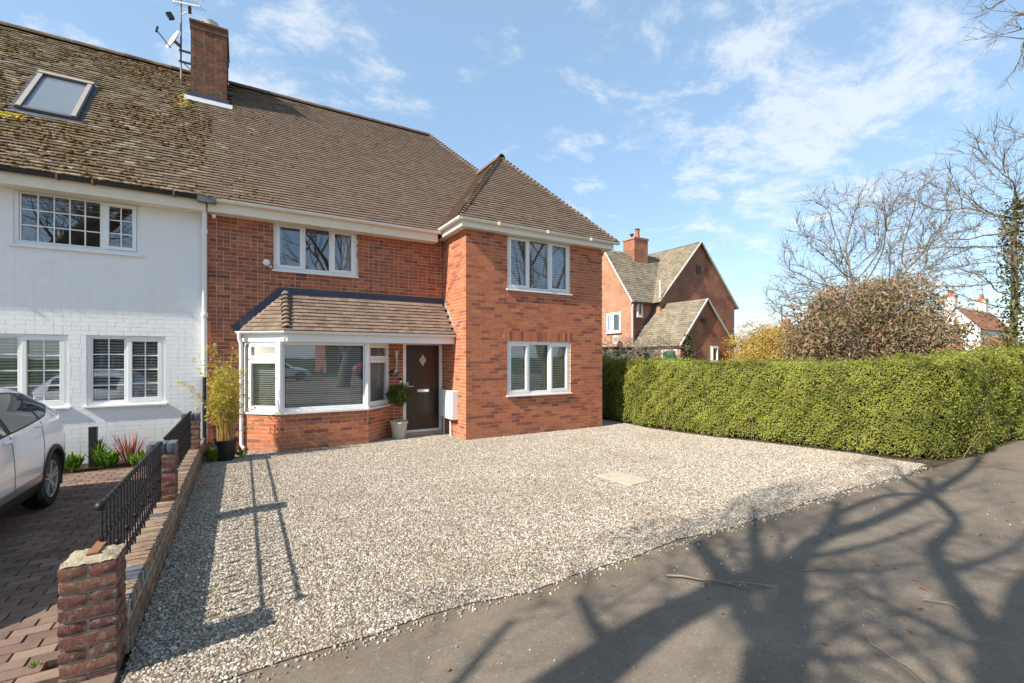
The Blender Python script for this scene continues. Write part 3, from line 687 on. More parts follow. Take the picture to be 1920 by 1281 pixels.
brick_house = thing('brick_house', 'red brick house with hipped wing, bay window and dark front door', 'house', (3.7, 13.0, 0))
white_house = thing('white_house', 'white painted brick house with mossy tiled roof, left half of the pair', 'house', (-4.5, 13.0, 0))
BR = Pieces()
# --- main front wall
op_up = (.53 - XP, 2.14 - XP, 3.55, 4.56); op_door = (3.16 - XP, 4.12 - XP, 0, 2.17)
mb = MB(); wall_panel(mb, (XP, YM, 0), (1, 0, 0), XW0 - XP, 0, 4.72, [op_up, op_door]); w_main = mb.build('wall', M['mortar_old'], brick_house); w_main['label'] = 'older front wall of weathered red brick'
brick_face((XP, YM, 0), (1, 0, 0), XW0 - XP, .0, 4.70, [op_up, op_door, (0.02 - XP, 2.83 - XP, 0, 2.45)], 'brick_old', w_main, BR, 'mixed', seed=1, ext0=0, ext1=-.002)
# --- wing walls
mb = MB(); wall_panel(mb, (XW0, YM, 0), (0, -1, 0), YM - YW, 0, 4.72, []); 
op_w1 = (5.19 - XW0, 7.0 - XW0, .93, 2.17); op_w2 = (5.19 - XW0, 7.0 - XW0, 3.36, 4.66); sold = (5.10 - XW0, 7.051 - XW0, 2.17, 2.40)
wall_panel(mb, (XW0, YW, 0), (1, 0, 0), XW1 - XW0, 0, 4.72, [op_w1, op_w2]); w_wing = mb.build('wall', M['mortar'], brick_house); w_wing['label'] = 'newer orange-red brick walls of the projecting wing'
brick_face((XW0, YM, 0), (0, -1, 0), YM - YW, 0, 4.62, [], 'brick_new', w_wing, BR, seed=2, ext0=-.012)
brick_face((XW0, YW, 0), (1, 0, 0), XW1 - XW0, 0, 4.62, [op_w1, op_w2, sold], 'brick_new', w_wing, BR, seed=3, off=.1)
sr = np.random.default_rng(8)
x = sold[0] + XW0 + .004
while x < sold[1] + XW0 - .05:
    c = np.array([x + .0325, YW + .015 - .003, 2.2875]); BR.add(c, np.array([[1, 0, 0], [0, 1, 0], [0, 0, 1.]]), (.065, .04, .215), 'brick_new', w_wing, np.array([0, -1, 0.]), .014); x += .075
mb = MB(); wall_panel(mb, (XW1, YW, 0), (0, 1, 0), 17.3 - YW, 0, 4.72, []); w_side = mb.build('wall', M['side_brick_y'], brick_house); w_side['label'] = 'right end wall of the house'
mb = MB(); wall_panel(mb, (XW1, 17.3, 0), (-1, 0, 0), XW1 - XP, 0, 4.72, []); mb.build('wall', M['far_brick_x'], brick_house)
# --- bay: dwarf wall
BAY = [(.0, 10.25), (.61, 9.70), (2.24, 9.70), (2.85, 10.25)]
BZ = .705
mb = MB()
bay_faces = []
for (a, b) in zip(BAY, BAY[1:]):
    d = np.array([b[0] - a[0], b[1] - a[1], 0]); W = float(np.linalg.norm(d)); bay_faces.append((a, d / W, W)); wall_panel(mb, (a[0], a[1], 0), d / W, W, 0, BZ, [])
mb.fr = None; mb.poly([(x_, y_, BZ) for x_, y_ in BAY])
w_bay = mb.build('wall', M['mortar'], brick_house); w_bay['label'] = 'low brick wall under the bay window'
for k, (a, u_, W) in enumerate(bay_faces): brick_face((a[0], a[1], 0), u_, W, .0, BZ, [], 'brick_new', w_bay, BR, seed=11 + k, off=.05 * k, depth=.03, ext0=-.004, ext1=-.004, course=.0783)
# --- chimney
CH = (-1.03, -.33, 12.86, 14.15, 7.3, 9.58)
chim = MB().box(CH[0], CH[1], CH[2], CH[3], CH[4], CH[5]).build('chimney', M['mortar_old'], brick_house)
for nm, P, u_, W in (('f', (CH[0], CH[2], 0), (1, 0, 0), CH[1] - CH[0]), ('r', (CH[1], CH[2], 0), (0, 1, 0), CH[3] - CH[2]), ('l', (CH[0], CH[3], 0), (0, -1, 0), CH[3] - CH[2])):
    e = {'f': .003, 'r': -.01, 'l': -.01}[nm]
    brick_face(P, u_, W, CH[4], CH[5] - .15, [], 'chimney_brick', chim, BR, 'mixed', proud=.007, seed=21, ext0=e, ext1=e)
MB().box(CH[0] - .02, CH[1] + .02, CH[2] - .02, CH[3] + .02, CH[5] - .15, CH[5] - .0).build('corbel', M['chimney_brick'], chim)
MB().box(CH[0] - .035, CH[1] + .035, CH[2] - .035, CH[3] + .035, CH[5] + .0005, CH[5] + .05).build('chimney_cap', M['chimney_brick'], chim)
MB().lathe([(.17, 0), (.185, .02), (.165, .05), (.15, .17), (.165, .2), (.12, .2), (.11, .05)], (-.66, 13.15, CH[5] + .06), 18).build('chimney_pot', M['dish'], chim, smooth='auto')
mb = MB(); zf = z_main(CH[2]); mb.prism([(CH[0] - .05, CH[2] - .02, zf - .02), (CH[1] + .05, CH[2] - .02, zf - .02), (CH[1] + .05, CH[2] - .02, zf + .15), (CH[0] - .05, CH[2] - .02, zf + .15)], (0, -.006, 0)); mb.build('flashing', M['lead'], chim)
mb = MB(); d_ = .16; mb.prism([(CH[0] - .12, CH[2] - .02, zf + .025), (CH[1] + .12, CH[2] - .02, zf + .025), (CH[1] + .12, CH[2] - .02 - d_, zf + .025 - d_ * SLOPE), (CH[0] - .12, CH[2] - .02 - d_, zf + .025 - d_ * SLOPE)], (0, -.02, .02)); mb.build('flashing', M['lead_pale'], chim)
for yy, zz in ((13.0, 8.62), (13.0, 8.35)):
    MB().bar((CH[1] + .002, yy + .3, zz), (CH[1] + .14, yy + .3, zz), .03).build('strap_end', M['steel'], chim)
BR.flush('brick', 'brickwork', brick_house, 300)

# --- roof decks
def deck(name, pts_list, material, parent):
    m = MB()
    for pts in pts_list: m.poly(pts)
    return m.build(name, material, parent)
ze = -.015
M['deck'] = mat('deck', (.05, .04, .03), 1, .2, 5)
roof_b = deck('roof', [[(XP, EY, EZ + ze), (HE[1], EY, EZ + ze), (HE[0], RY, RZ + ze), (XP, RY, RZ + ze)],
    [(HE[1], EY, EZ + ze), (HE[1], 2 * RY - EY, EZ + ze), (HE[0], RY, RZ + ze)], [(XP, 2 * RY - EY, EZ + ze), (HE[1], 2 * RY - EY, EZ + ze), (HE[0], RY, RZ + ze), (XP, RY, RZ + ze)]], M['deck'], brick_house)
roof_b['label'] = 'brown plain tiled main roof'
wz = WE[3] + ze; apz = AP[2] + ze; yb = 12.6
roof_w = deck('roof', [[(WE[0], WE[2], wz), (WE[1], WE[2], wz), (AP[0], AP[1], apz)], [(WE[0], WE[2], wz), (AP[0], AP[1], apz), (AP[0], yb, apz), (WE[0], yb, wz)], [(WE[1], WE[2], wz), (AP[0], AP[1], apz), (AP[0], yb, apz), (WE[1], yb, wz)]], M['deck'], brick_house)
roof_w['label'] = 'hipped brown tiled roof of the wing'
PF = [(-.10, 10.255, 2.30), (.69, 9.55, 2.30), (4.155, 9.55, 2.30), (4.155, 10.255, 3.10), (.71, 10.255, 3.10)]
roof_p = deck('roof', [[PF[0], PF[1], PF[4]], [PF[1], PF[2], PF[3], PF[4]]], M['deck'], brick_house); roof_p['label'] = 'lean-to tiled roof over the bay and door'
TB = Pieces()
def in_main(x, v):
    X = XP + x; Y = EY + v * SL[1]; Z = EZ + v * SL[2]
    if X > HE[1] - (HE[1] - HE[0]) * v / SLEN or v > SLEN - .02 or X < XP: return False
    if X > 4.2 and Z < z_wing(X, Y) - .06 : return False
    return not (CH[0] - .02 < X < CH[1] + .02 and CH[2] - .05 < Y)
tile_plane((XP, EY, EZ), (1, 0, 0), SL, 9.0, SLEN, in_main, 'tile', roof_b, TB, seed=31, rough=.45)
# end hip slope of the main roof and rear not seen: end slope tiled
hv = np.array([HE[0] - HE[1], 0, RZ - EZ]); hl = float(np.linalg.norm(hv)); hv /= hl; Wd = 2 * (RY - EY)
tile_plane((HE[1], EY, EZ), (0, 1, 0), hv, Wd, hl, lambda x, v: abs(x - Wd / 2) < Wd / 2 * (1 - v / hl), 'tile', roof_b, TB, seed=32)
# wing slopes
fv = np.array([0, AP[1] - WE[2], AP[2] - WE[3]]); fl = float(np.linalg.norm(fv)); fv /= fl
tile_plane((WE[0], WE[2], WE[3]), (1, 0, 0), fv, WE[1] - WE[0], fl, lambda x, v: (AP[0] - WE[0]) * v / fl - .02 < x < (WE[1] - WE[0]) - (WE[1] - AP[0]) * v / fl + .02, 'tile', roof_w, TB, seed=33, rough=.45)
lv = np.array([AP[0] - WE[0], 0, AP[2] - WE[3]]); ll = float(np.linalg.norm(lv)); lv /= ll
def in_left(x, v):
    Y = yb - x; Z = WE[3] + v * lv[2]
    return Y > WE[2] + (AP[1] - WE[2]) * v / ll and Z > z_main(Y) - .06
tile_plane((WE[0], yb, WE[3]), (0, -1, 0), lv, yb - WE[2], ll, in_left, 'tile', roof_w, TB, seed=34, rough=.45)
rv = np.array([AP[0] - WE[1], 0, AP[2] - WE[3]]); rl = float(np.linalg.norm(rv)); rv /= rl
tile_plane((WE[1], WE[2], WE[3]), (0, 1, 0), rv, yb - WE[2], rl, lambda x, v: x > (AP[1] - WE[2]) * v / rl, 'tile', roof_w, TB, seed=35, rough=.45)
# porch slopes
pv_ = np.array([0, PF[3][1] - PF[2][1], PF[3][2] - PF[2][2]]); plen = float(np.linalg.norm(pv_)); pv_ /= plen
tile_plane(PF[1], (1, 0, 0), pv_, PF[2][0] - PF[1][0], plen, lambda x, v: .03 < x < PF[2][0] - PF[1][0] - .05 and v < plen - .1, 'tile_porch', roof_p, TB, seed=36, gauge=.098, lift=.032)
e1 = np.array(PF[1]) - np.array(PF[0]); ew = float(np.linalg.norm(e1)); e1 /= ew; q = np.array(PF[4]) - np.array(PF[0]); s1 = q - e1 * q.dot(e1); s1l = float(np.linalg.norm(s1)); s1 /= s1l; qx = float(q.dot(e1))
tile_plane(PF[0], e1, s1, ew, s1l, lambda x, v: qx * v / s1l + .05 < x < ew - (ew - qx) * v / s1l + .02, 'tile_porch', roof_p, TB, seed=37, gauge=.098, tw=.12)
TB.flush('roof_tile', 'tiling', brick_house, 300, bias=lambda c: 4.0 if c[2] < 3.3 else 1.0)
bonnets((PF[1][0] + .02, PF[1][1] + .01, PF[1][2] + .05), (PF[4][0] + .02, PF[4][1] - .08, PF[4][2] + .0), 9, .085, M['tile_porch'], roof_p, up=(-.5, -.5, 1))
bonnets((WE[0] + .03, WE[2] + .03, WE[3] + .05), (AP[0], AP[1], AP[2] + .05), 32, .075, M['tile'], roof_w)
bonnets((WE[1] - .03, WE[2] + .03, WE[3] + .05), (AP[0], AP[1], AP[2] + .05), 32, .075, M['tile'], roof_w)
bonnets((HE[1] - 1.9, EY + 1.9 * (RY - EY) / (HE[1] - HE[0]), EZ + 1.9 * (RZ - EZ) / (HE[1] - HE[0]) + .05), (HE[0], RY, RZ + .05), 26, .075, M['tile'], roof_b)
bonnets((AP[0], AP[1] - .1, AP[2] + .06), (AP[0], 12.35, AP[2] + .06), 4, .10, M['tile'], roof_w, name='ridge_tile', overlap=1.02)
bonnets((CH[1] + .02, RY, RZ + .07), (HE[0], RY, RZ + .07), 12, .085, M['tile'], roof_b, name='ridge_tile', overlap=1.02)
# --- flashings of the porch
mb = MB(); mb.prism([(.66, YM - .012, 3.06), (4.155, YM - .012, 3.06), (4.155, YM - .012, 3.205), (.66, YM - .012, 3.205)], (0, -.004, 0))
mb.prism([(.68, YM - .016, 3.11), (4.155, YM - .016, 3.11), (4.155, YM - .085, 3.03), (.70, YM - .085, 3.03)], (0, -.012, .012))
st = 9
pts = [(-.14, 2.27)]; 
for i in range(st):
    xa = -.20 + (.66 + .20) * i / st; xb = -.20 + (.66 + .20) * (i + 1) / st; za = 2.36 + (3.205 - 2.36) * (i + 1) / st; pts += [(xa, za - .05), (xb - .01, za)]
pts += [(.66, 3.205), (.70, 3.05)]
mb.prism([(a, YM - .010, b) for a, b in pts], (0, -.005, 0)); mb.build('flashing', M['lead'], roof_p)
mb = MB()
for i in range(10):
    y0 = 9.60 + i * .066; z0_ = 2.34 + (y0 - 9.55) * (PF[3][2] - PF[2][2]) / (PF[3][1] - PF[2][1]); mb.box(XW0 - .012, XW0 - .0065, y0, y0 + .064, z0_ - .02, z0_ + .10 + .004 * (i % 3))
mb.build('flashing', M['lead_pale'], roof_p)

# --- eaves: fascias, soffits, gutters
mb = MB(); mb.box(XP + .02, 3.90, 9.985, 10.005, 4.47, 4.68); mb.box(XP + .02, 3.90, 10.006, YM, 4.475, 4.49); mb.build('fascia', M['cream'], brick_house)
mb = MB(); gutter(mb, (-.45, 9.93, 4.70), (3.95, 9.93, 4.70)); g_ = mb.build('gutter', M['gutter_white'], brick_house)
mb = MB(); mb.box(WE[0] + .08, WE[1] - .08, WE[2] + .06, WE[2] + .08, 4.58, 4.74); mb.box(WE[0] + .06, WE[0] + .08, WE[2] + .06, 9.95, 4.58, 4.74); mb.box(WE[1] - .08, WE[1] - .06, WE[2] + .06, 12, 4.58, 4.74)
mb.box(WE[0] + .081, WE[1] - .081, WE[2] + .081, YW, 4.585, 4.6); mb.box(WE[0] + .081, XW0, YW + .001, YM, 4.585, 4.6); mb.box(XW1, WE[1] - .081, YW + .001, 12, 4.585, 4.6); mb.build('fascia', M['gutter_white'], brick_house)
mb = MB(); gutter(mb, (WE[0] - .05, WE[2] - .0, 4.75), (WE[1] + .06, WE[2] - .0, 4.75)); gutter(mb, (WE[0] + .0, 9.92, 4.749), (WE[0] + .0, WE[2] - .05, 4.749)); mb.build('gutter', M['gutter_white'], brick_house)
for xx in (4.8, 6.1, 7.4):
    mb = MB(); mb.box(xx, xx + .05, WE[2] - .065, WE[2] + .062, 4.685, 4.756); mb.build('gutter_bracket', M['gutter_white'], brick_house)
mb = MB(); mb.box(.66, 4.15, 9.60, 9.62, 2.10, 2.29)
d2 = np.array([PF[1][0] - PF[0][0], PF[1][1] - PF[0][1], 0]); d2 /= np.linalg.norm(d2); n2 = np.array([d2[1], -d2[0], 0])
mb.frame((PF[0][0], PF[0][1], 0), d2, n2); mb.box(.0, 1.06, -.075, -.055, 2.10, 2.29); mb.fr = None
mb.prism([(.05, 10.25, 2.101), (.69, 9.621, 2.101), (4.15, 9.621, 2.101), (4.15, 10.25, 2.101)], (0, 0, .03)); mb.build('fascia', M['upvc'], brick_house)
mb = MB(); gutter(mb, (.66, 9.545, 2.30), (4.15, 9.545, 2.30), .05); gutter(mb, (PF[0][0] - .0, PF[0][1] - .0, 2.298), (.70, 9.55, 2.298), .05); mb.build('gutter', M['upvc'], brick_house)
# downpipe of the bay
mb = MB(); mb.tube([(-.06, 10.17, 2.27), (-.06, 10.17, 2.17), (-.03, 10.20, 2.06), (-.02, 10.20, .12), (.02, 10.16, .05)], .034, 10); mb.build('downpipe', M['upvc'], brick_house, smooth='auto')
# party-line downpipe
mb = MB(); mb.tube([(-.60, 10.05, 4.66), (-.60, 10.05, 4.50), (-.61, 10.20, 4.22), (-.61, 10.20, 1.45)], .04, 10)
for zz in (4.1, 2.55): mb.lathe([(.05, 0), (.055, .01), (.055, .07), (.05, .08)], (-.61, 10.20, zz), 12)
mb.build('downpipe', M['upvc'], white_house, smooth='auto')
mb = MB(); mb.tube([(-.61, 10.20, 1.44), (-.61, 10.20, .05)], .034, 10); mb.build('downpipe', M['gutter_black'], white_house, smooth='auto')

# --- brick house windows and door
def three(W, z0, z1, a, b, fw=.055):
    return [(fw, a, z0 + fw, z1 - fw, True), (a + .03, b, z0 + fw, z1 - fw, False), (b + .03, W - fw, z0 + fw, z1 - fw, True)]
VB = (.042, .034, R(-42), .10, 1.0)
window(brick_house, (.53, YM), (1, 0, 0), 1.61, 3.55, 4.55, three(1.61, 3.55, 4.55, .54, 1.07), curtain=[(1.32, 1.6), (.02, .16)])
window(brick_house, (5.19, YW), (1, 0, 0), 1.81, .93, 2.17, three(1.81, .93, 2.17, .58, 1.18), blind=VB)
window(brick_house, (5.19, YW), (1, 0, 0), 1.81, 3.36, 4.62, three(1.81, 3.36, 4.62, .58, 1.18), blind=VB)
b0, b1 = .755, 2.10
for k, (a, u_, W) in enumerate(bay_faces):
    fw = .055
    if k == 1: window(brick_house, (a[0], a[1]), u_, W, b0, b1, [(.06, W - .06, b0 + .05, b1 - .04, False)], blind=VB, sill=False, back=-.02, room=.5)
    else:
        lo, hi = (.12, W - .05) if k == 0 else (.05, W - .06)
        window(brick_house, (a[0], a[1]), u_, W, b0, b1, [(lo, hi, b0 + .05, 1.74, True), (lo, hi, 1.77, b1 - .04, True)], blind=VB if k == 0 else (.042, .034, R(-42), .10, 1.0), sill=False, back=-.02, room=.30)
for (x_, y_) in BAY[1:3]: MB().tube([(x_, y_ + .035, BZ + .03), (x_, y_ + .035, 2.11)], .055, 10).build('corner_post', M['upvc'], brick_house, smooth='auto')
mb = MB(); o_ = .045; mb.prism([(BAY[0][0] - .03, YM - .01, BZ + .001), (BAY[1][0] - .02, BAY[1][1] - o_, BZ + .001), (BAY[2][0] + .02, BAY[2][1] - o_, BZ + .001), (BAY[3][0] + .03, YM - .01, BZ + .001)], (0, 0, .042)); mb.build('sill', M['upvc'], brick_house, bev=.004)
# door
dfr = ((3.16, YM, 0), (1, 0, 0), (0, -1, 0)); W = .96
mb = MB(dfr); mb.box(0, .075, -.08, -.005, .06, 2.16); mb.box(W - .075, W, -.08, -.005, .06, 2.16); mb.box(.075, W - .075, -.08, -.005, 2.085, 2.16); mb.box(.075, W - .075, -.08, -.0, .06, .115)
mb.build('door_frame', M['upvc'], brick_house)
MB(dfr).box(-.02, W - .01, -.06, .10, .0, .058).build('doorstep', M['concrete'], brick_house, bev=.006)
mb = MB(dfr)
nb_ = 6
for i in range(nb_): a = .08 + (W - .16) * i / nb_; b = .08 + (W - .16) * (i + 1) / nb_; mb.box(a + .0015, b - .0015, -.062, -.030, .118, 2.082)
mb.box(.08, W - .08, -.061, -.034, .12, 2.08)
door = mb.build('door', M['door_wood'], brick_house)
cx, cz = .48, 1.73
MB(dfr).prism([(cx - .108, -.029, cz), (cx, -.029, cz - .165), (cx + .108, -.029, cz), (cx, -.029, cz + .165)], (0, .006, 0)).build('glazing_frame', M['door_wood'], door)
M['frosted'] = mat('frosted', (.55, .42, .32), .15, .1, 30, None, .5)
MB(dfr).prism([(cx - .09, -.022, cz), (cx, -.022, cz - .14), (cx + .09, -.022, cz), (cx, -.022, cz + .14)], (0, .004, 0)).build('diamond_pane', M['frosted'], door)
MB(dfr).box(.35, .63, -.029, -.018, .985, 1.05).build('letter_plate', M['chrome'], door, bev=.004)
mb = MB(dfr); mb.box(.10, .135, -.029, -.02, 1.0, 1.22); mb.bar((.12, .02, 1.13), (.25, .02, 1.13), .018); mb.bar((.118, -.02, 1.13), (.118, .028, 1.13), .02); mb.build('handle', M['chrome'], door)
# meter boxes on the wing's left wall
for (ya, yb_, z0_, z1_, zp) in ((9.86, 10.18, .42, 1.04, 0), (9.40, 9.80, .40, 1.04, 0)):
    m_ = thing('meter_box', 'white meter box beside the front door, partly shaded' if ya > 9.8 else 'white meter box near the wing corner, in full sun', 'meter box', (XW0, (ya + yb_) / 2, 0), 'meter boxes on the wing wall')
    MB().box(XW0 - .15, XW0 - .006, ya, yb_, z0_, z1_).build('case', M['upvc'], m_, bev=.008)
    MB().box(XW0 - .165, XW0 - .151, ya + .012, yb_ - .012, z0_ + .012, z1_ - .012).build('lid', M['upvc'], m_, bev=.006)
    MB().tube([(XW0 - .06, (ya + yb_) / 2 + (.08 if ya > 9.8 else .12), z0_ + .002), (XW0 - .06, (ya + yb_) / 2 + (.08 if ya > 9.8 else .12), 0)], .018, 8).build('conduit', M['upvc'], m_, smooth='auto')

# --- white house
WH = Pieces(); WX0 = -9.0
o_u = (-3.14 - WX0, -1.55 - WX0, 3.60, 4.52); o_l = (-2.27 - WX0, -1.2 - WX0, .98, 2.19); o_l2 = (-3.62 - WX0, -2.49 - WX0, .98, 2.19)
mb = MB(); wall_panel(mb, (WX0, YM, 0), (1, 0, 0), XP - WX0, 0, 4.72, [o_u, o_l, o_l2])
wall_panel(mb, (XP - .001, 17.3, 0), (-1, 0, 0), XP - WX0 - .001, 0, 4.72, []); wall_panel(mb, (WX0, 17.3, 0), (0, -1, 0), 17.3 - YM, 0, 4.72, [])
w_white = mb.build('wall', M['white_paint'], white_house)
brick_face((WX0, YM, 0), (1, 0, 0), XP - WX0, 0, 4.70, [o_u, o_l, o_l2], 'white_paint', w_white, WH, 'mixed', proud=.0032, seed=41, jit=.0006, joint=.007, ext1=-.002)
WH.flush('brick', 'brickwork', white_house, 0)
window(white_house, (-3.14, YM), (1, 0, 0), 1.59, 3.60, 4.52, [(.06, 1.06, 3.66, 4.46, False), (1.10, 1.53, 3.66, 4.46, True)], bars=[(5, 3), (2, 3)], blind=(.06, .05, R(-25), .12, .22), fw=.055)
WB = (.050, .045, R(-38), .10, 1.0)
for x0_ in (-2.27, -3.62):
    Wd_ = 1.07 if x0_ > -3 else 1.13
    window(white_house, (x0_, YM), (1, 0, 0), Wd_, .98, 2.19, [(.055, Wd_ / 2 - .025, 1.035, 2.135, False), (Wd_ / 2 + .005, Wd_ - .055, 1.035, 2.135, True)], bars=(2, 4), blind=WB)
roof_l = deck('roof', [[(WX0 - .2, EY, EZ + ze), (XP, EY, EZ + ze), (XP, RY, RZ + ze), (WX0 - .2, RY, RZ + ze)], [(WX0 - .2, 2 * RY - EY, EZ + ze), (XP, 2 * RY - EY, EZ + ze), (XP, RY, RZ + ze), (WX0 - .2, RY, RZ + ze)]], M['deck'], white_house)
TW = Pieces(); SK = (-3.42, -2.60, 11.26, 12.40)
def in_white(x, v):
    X = XP - x; Y = EY + v * SL[1]
    return X > WX0 - .1 and v < SLEN - .02 and not (SK[0] < X < SK[1] and SK[2] < Y < SK[3]) and not (X > CH[0] - .02 and Y > CH[2] - .05)
def plane_left(store):
    WXT = XP - 51 * .165; tile_plane((WXT, EY, EZ), (1, 0, 0), SL, XP - WXT, SLEN, lambda x, v: in_white(XP - WXT - x, v) and x < XP - WXT, 'tile_mossy', roof_l, store, seed=51, lift=.032, rough=2.0, over=.055)
plane_left(TW)
TW.flush('roof_tile', 'tiling', white_house, 300)
bonnets((WX0, RY, RZ + .07), (CH[0] - .02, RY, RZ + .07), 18, .085, M['tile_mossy'], roof_l, name='ridge_tile', overlap=1.02)
# moss cushions on the tiles
def moss_on(parent, n, xa, xb, seed, dens, material, smax=.035):
    r = np.random.default_rng(seed); bm = bmesh.new(); bmesh.ops.create_icosphere(bm, subdivisions=1, radius=1); IV = np.array([v.co[:] for v in bm.verts]); IF = np.array([[v.index for v in f.verts] for f in bm.faces]); bm.free()
    X = r.uniform(xa, xb, n); row = r.integers(0, int(SLEN / .1), n); v = row * .1 + r.normal(-.018, .014, n)
    keep = dens(X, v, r); X, v = X[keep], v[keep]; n = len(X); sz = r.gamma(2.6, .006, n).clip(.005, smax)
    Y = EY + v * SL[1]; Z = EZ + v * SL[2]; nn = np.array([0, -SL[2], SL[1]]); c = np.stack([X, Y, Z], 1) + nn * (.050 + sz[:, None] * .05)
    sc = sz[:, None] * r.uniform(.7, 1.4, (n, 3)) * np.array([1.3, .9, .6]); lv_ = IV * 1.0
    loc = lv_[None] * sc[:, None, :] * r.uniform(.8, 1.2, (n, len(IV), 1)); Bm = np.array([[1, 0, 0], SL, nn]); V = loc @ Bm + c[:, None, :]
    F = (IF[None] + (np.arange(n) * len(IV))[:, None, None]).reshape(-1, 3)
    o = mesh_np('moss', V.reshape(-1, 3), F, material, parent, tone=np.repeat(r.random(n), len(IV)), smooth=True); o['kind'] = 'stuff'
def dens_w(X, v, r):
    Y = EY + v * SL[1]; f = .35 + .4 * np.sin(X * 1.7 + v * .9) + .35 * np.sin(X * .8 - v * 1.9 + 1) + .25 * np.sin(v * 3.1 + X * 3.3); f += np.where(v < 3.2, .3, -.05)
    f -= np.clip((-1.6 - X) * -.25, 0, .4)
    return (r.random(len(X)) < np.clip(f, .06, 1)) & ~((SK[0] - .09 < X) & (X < SK[1] + .09) & (SK[2] - .12 < Y) & (Y < SK[3])) & ~((X > CH[0] - .03) & (Y > CH[2] - .04))
moss_on(roof_l, 11000, -6.5, -.6, 61, dens_w, M['moss'])
def dens_b(X, v, r): return (r.random(len(X)) < np.clip(.55 - (X - XP) * .28 + .2 * np.sin(v * 2 + X * 4), .015, .6)) & ~((X < CH[1] + .03) & (EY + v * SL[1] > CH[2] - .04)) & (X < HE[1] - .3 - (HE[1] - HE[0]) * v / SLEN) & ((X < 3.7) | (v > 4.2))
moss_on(roof_b, 3800, -.56, 5.5, 62, dens_b, M['moss'], .022)
M['lichen'] = mat('lichen', (.42, .33, .02), 1, .3, 30)
r_ = np.random.default_rng(5)
def dens_l(X, v, r): return (np.hypot((X + 3.45) / .28, (v - 1.62) / .14) < r.uniform(.3, 1, len(X))) | ((np.hypot((X + 1.15) / .10, (v - 3.9) / .4) < 1) & (r.random(len(X)) < .3))
moss_on(roof_l, 60000, -3.9, -1.0, 63, dens_l, M['lichen'], .02)
# skylight
nn = np.array([0, -SL[2], SL[1]])
def on_roof(x, v, h): return tuple(np.array([x, EY, EZ]) + SL * v + nn * h)
va, vb_ = (SK[2] - EY) / SL[1], (SK[3] - EY) / SL[1]
def rbox(m, x0, x1, v0, v1, h0, h1): 
    m.obox(np.array(on_roof((x0 + x1) / 2, (v0 + v1) / 2, (h0 + h1) / 2)), (np.array([1., 0, 0]), SL, nn), (x1 - x0, v1 - v0, h1 - h0))
mb = MB(); rbox(mb, SK[0] - .0, SK[0] + .09, va, vb_, 0, .10); rbox(mb, SK[1] - .09, SK[1], va, vb_, 0, .10); rbox(mb, SK[0] + .09, SK[1] - .09, va, va + .08, 0, .095); rbox(mb, SK[0] + .09, SK[1] - .09, vb_ - .11, vb_, 0, .115)
sky_l = mb.build('skylight', M['steel'], white_house)
M['sky_frame'] = mat('sky_frame', (.33, .29, .25), .4, .08, 6, None, .4)
mb = MB(); rbox(mb, SK[0] + .02, SK[0] + .085, va + .01, vb_ - .11, .10, .115); rbox(mb, SK[1] - .085, SK[1] - .02, va + .01, vb_ - .11, .10, .115); rbox(mb, SK[0] + .0, SK[1] - .0, vb_ - .10, vb_ - .005, .116, .13); mb.build('cover_strip', M['sky_frame'], sky_l)
M['sky_pane'] = mat('sky_pane', (.15, .17, .19), .04, 0, spec=.9)
mb = MB(); rbox(mb, SK[0] + .09, SK[1] - .09, va + .08, vb_ - .11, .05, .075); mb.build('pane', M['sky_pane'], sky_l)
mb = MB(); rbox(mb, SK[0] - .1, SK[1] + .1, va - .14, va, .032, .045); rbox(mb, SK[0] - .07, SK[0] - .001, va, vb_, .0, .05); rbox(mb, SK[1] + .001, SK[1] + .07, va, vb_, .0, .05); mb.build('flashing', M['lead'], sky_l)
mb = MB(); mb.box(WX0, -.58, 9.985, 10.005, 4.47, 4.68); mb.box(WX0, -.58, 10.006, YM, 4.475, 4.49); mb.build('fascia', M['cream'], white_house)
mb = MB(); gutter(mb, (WX0, 9.93, 4.70), (-.62, 9.93, 4.70), .06); mb.build('gutter', M['gutter_black'], white_house)
for xx in (-2.55, -2.12, -1.05): MB().box(xx, xx + .025, 9.86, 9.99, 4.63, 4.70).build('gutter_bracket', M['rust'], white_house)
mb = MB(); mb.box(-.70, -.42, 9.87, 9.99, 4.60, 4.705); mb.build('gutter_joint', M['steel'], white_house)

# ------------------------------------------------------------------ fittings on the house
def fit(name, label, cat, base): return thing(name, label, cat, base)
wl = fit('wall_light', 'slim pale torch-shaped wall light left of the front door', 'wall light', (2.99, YM, 1.5))
MB().lathe([(.012, 0), (.016, .03), (.02, .2), (.035, .36), (.045, .40), (.02, .40)], (2.99, YM - .075, 1.53), 14).build('shade', M['dish'], wl, smooth='auto')
MB().box(2.96, 3.02, YM - .07, YM - .006, 1.66, 1.74).build('bracket', M['steel'], wl, bev=.005)
MB().lathe([(.004, 0), (.03, .05), (.036, .075), (.01, .085)], (2.98, YM - .075, 1.435), 12).build('finial', M['render_white'], wl, smooth='auto')
pq = fit('number_plaque', 'black oval house number plaque reading 1 beside the door', 'plaque', (2.95, YM, 1.39))
def rrect(cx, cz, w, h, r, y, k=6):
    return [(cx + sx_ * (w / 2 - r) + r * math.cos(a), y, cz + sz_ * (h / 2 - r) + r * math.sin(a)) for sx_, sz_, a0 in ((1, 1, 0), (-1, 1, 90), (-1, -1, 180), (1, -1, 270)) for a in [R(a0 + 90 * i / k) for i in range(k + 1)]]
MB().prism(rrect(2.95, 1.445, .20, .135, .05, YM - .008), (0, -.012, 0)).build('plate', M['plaque'], pq)
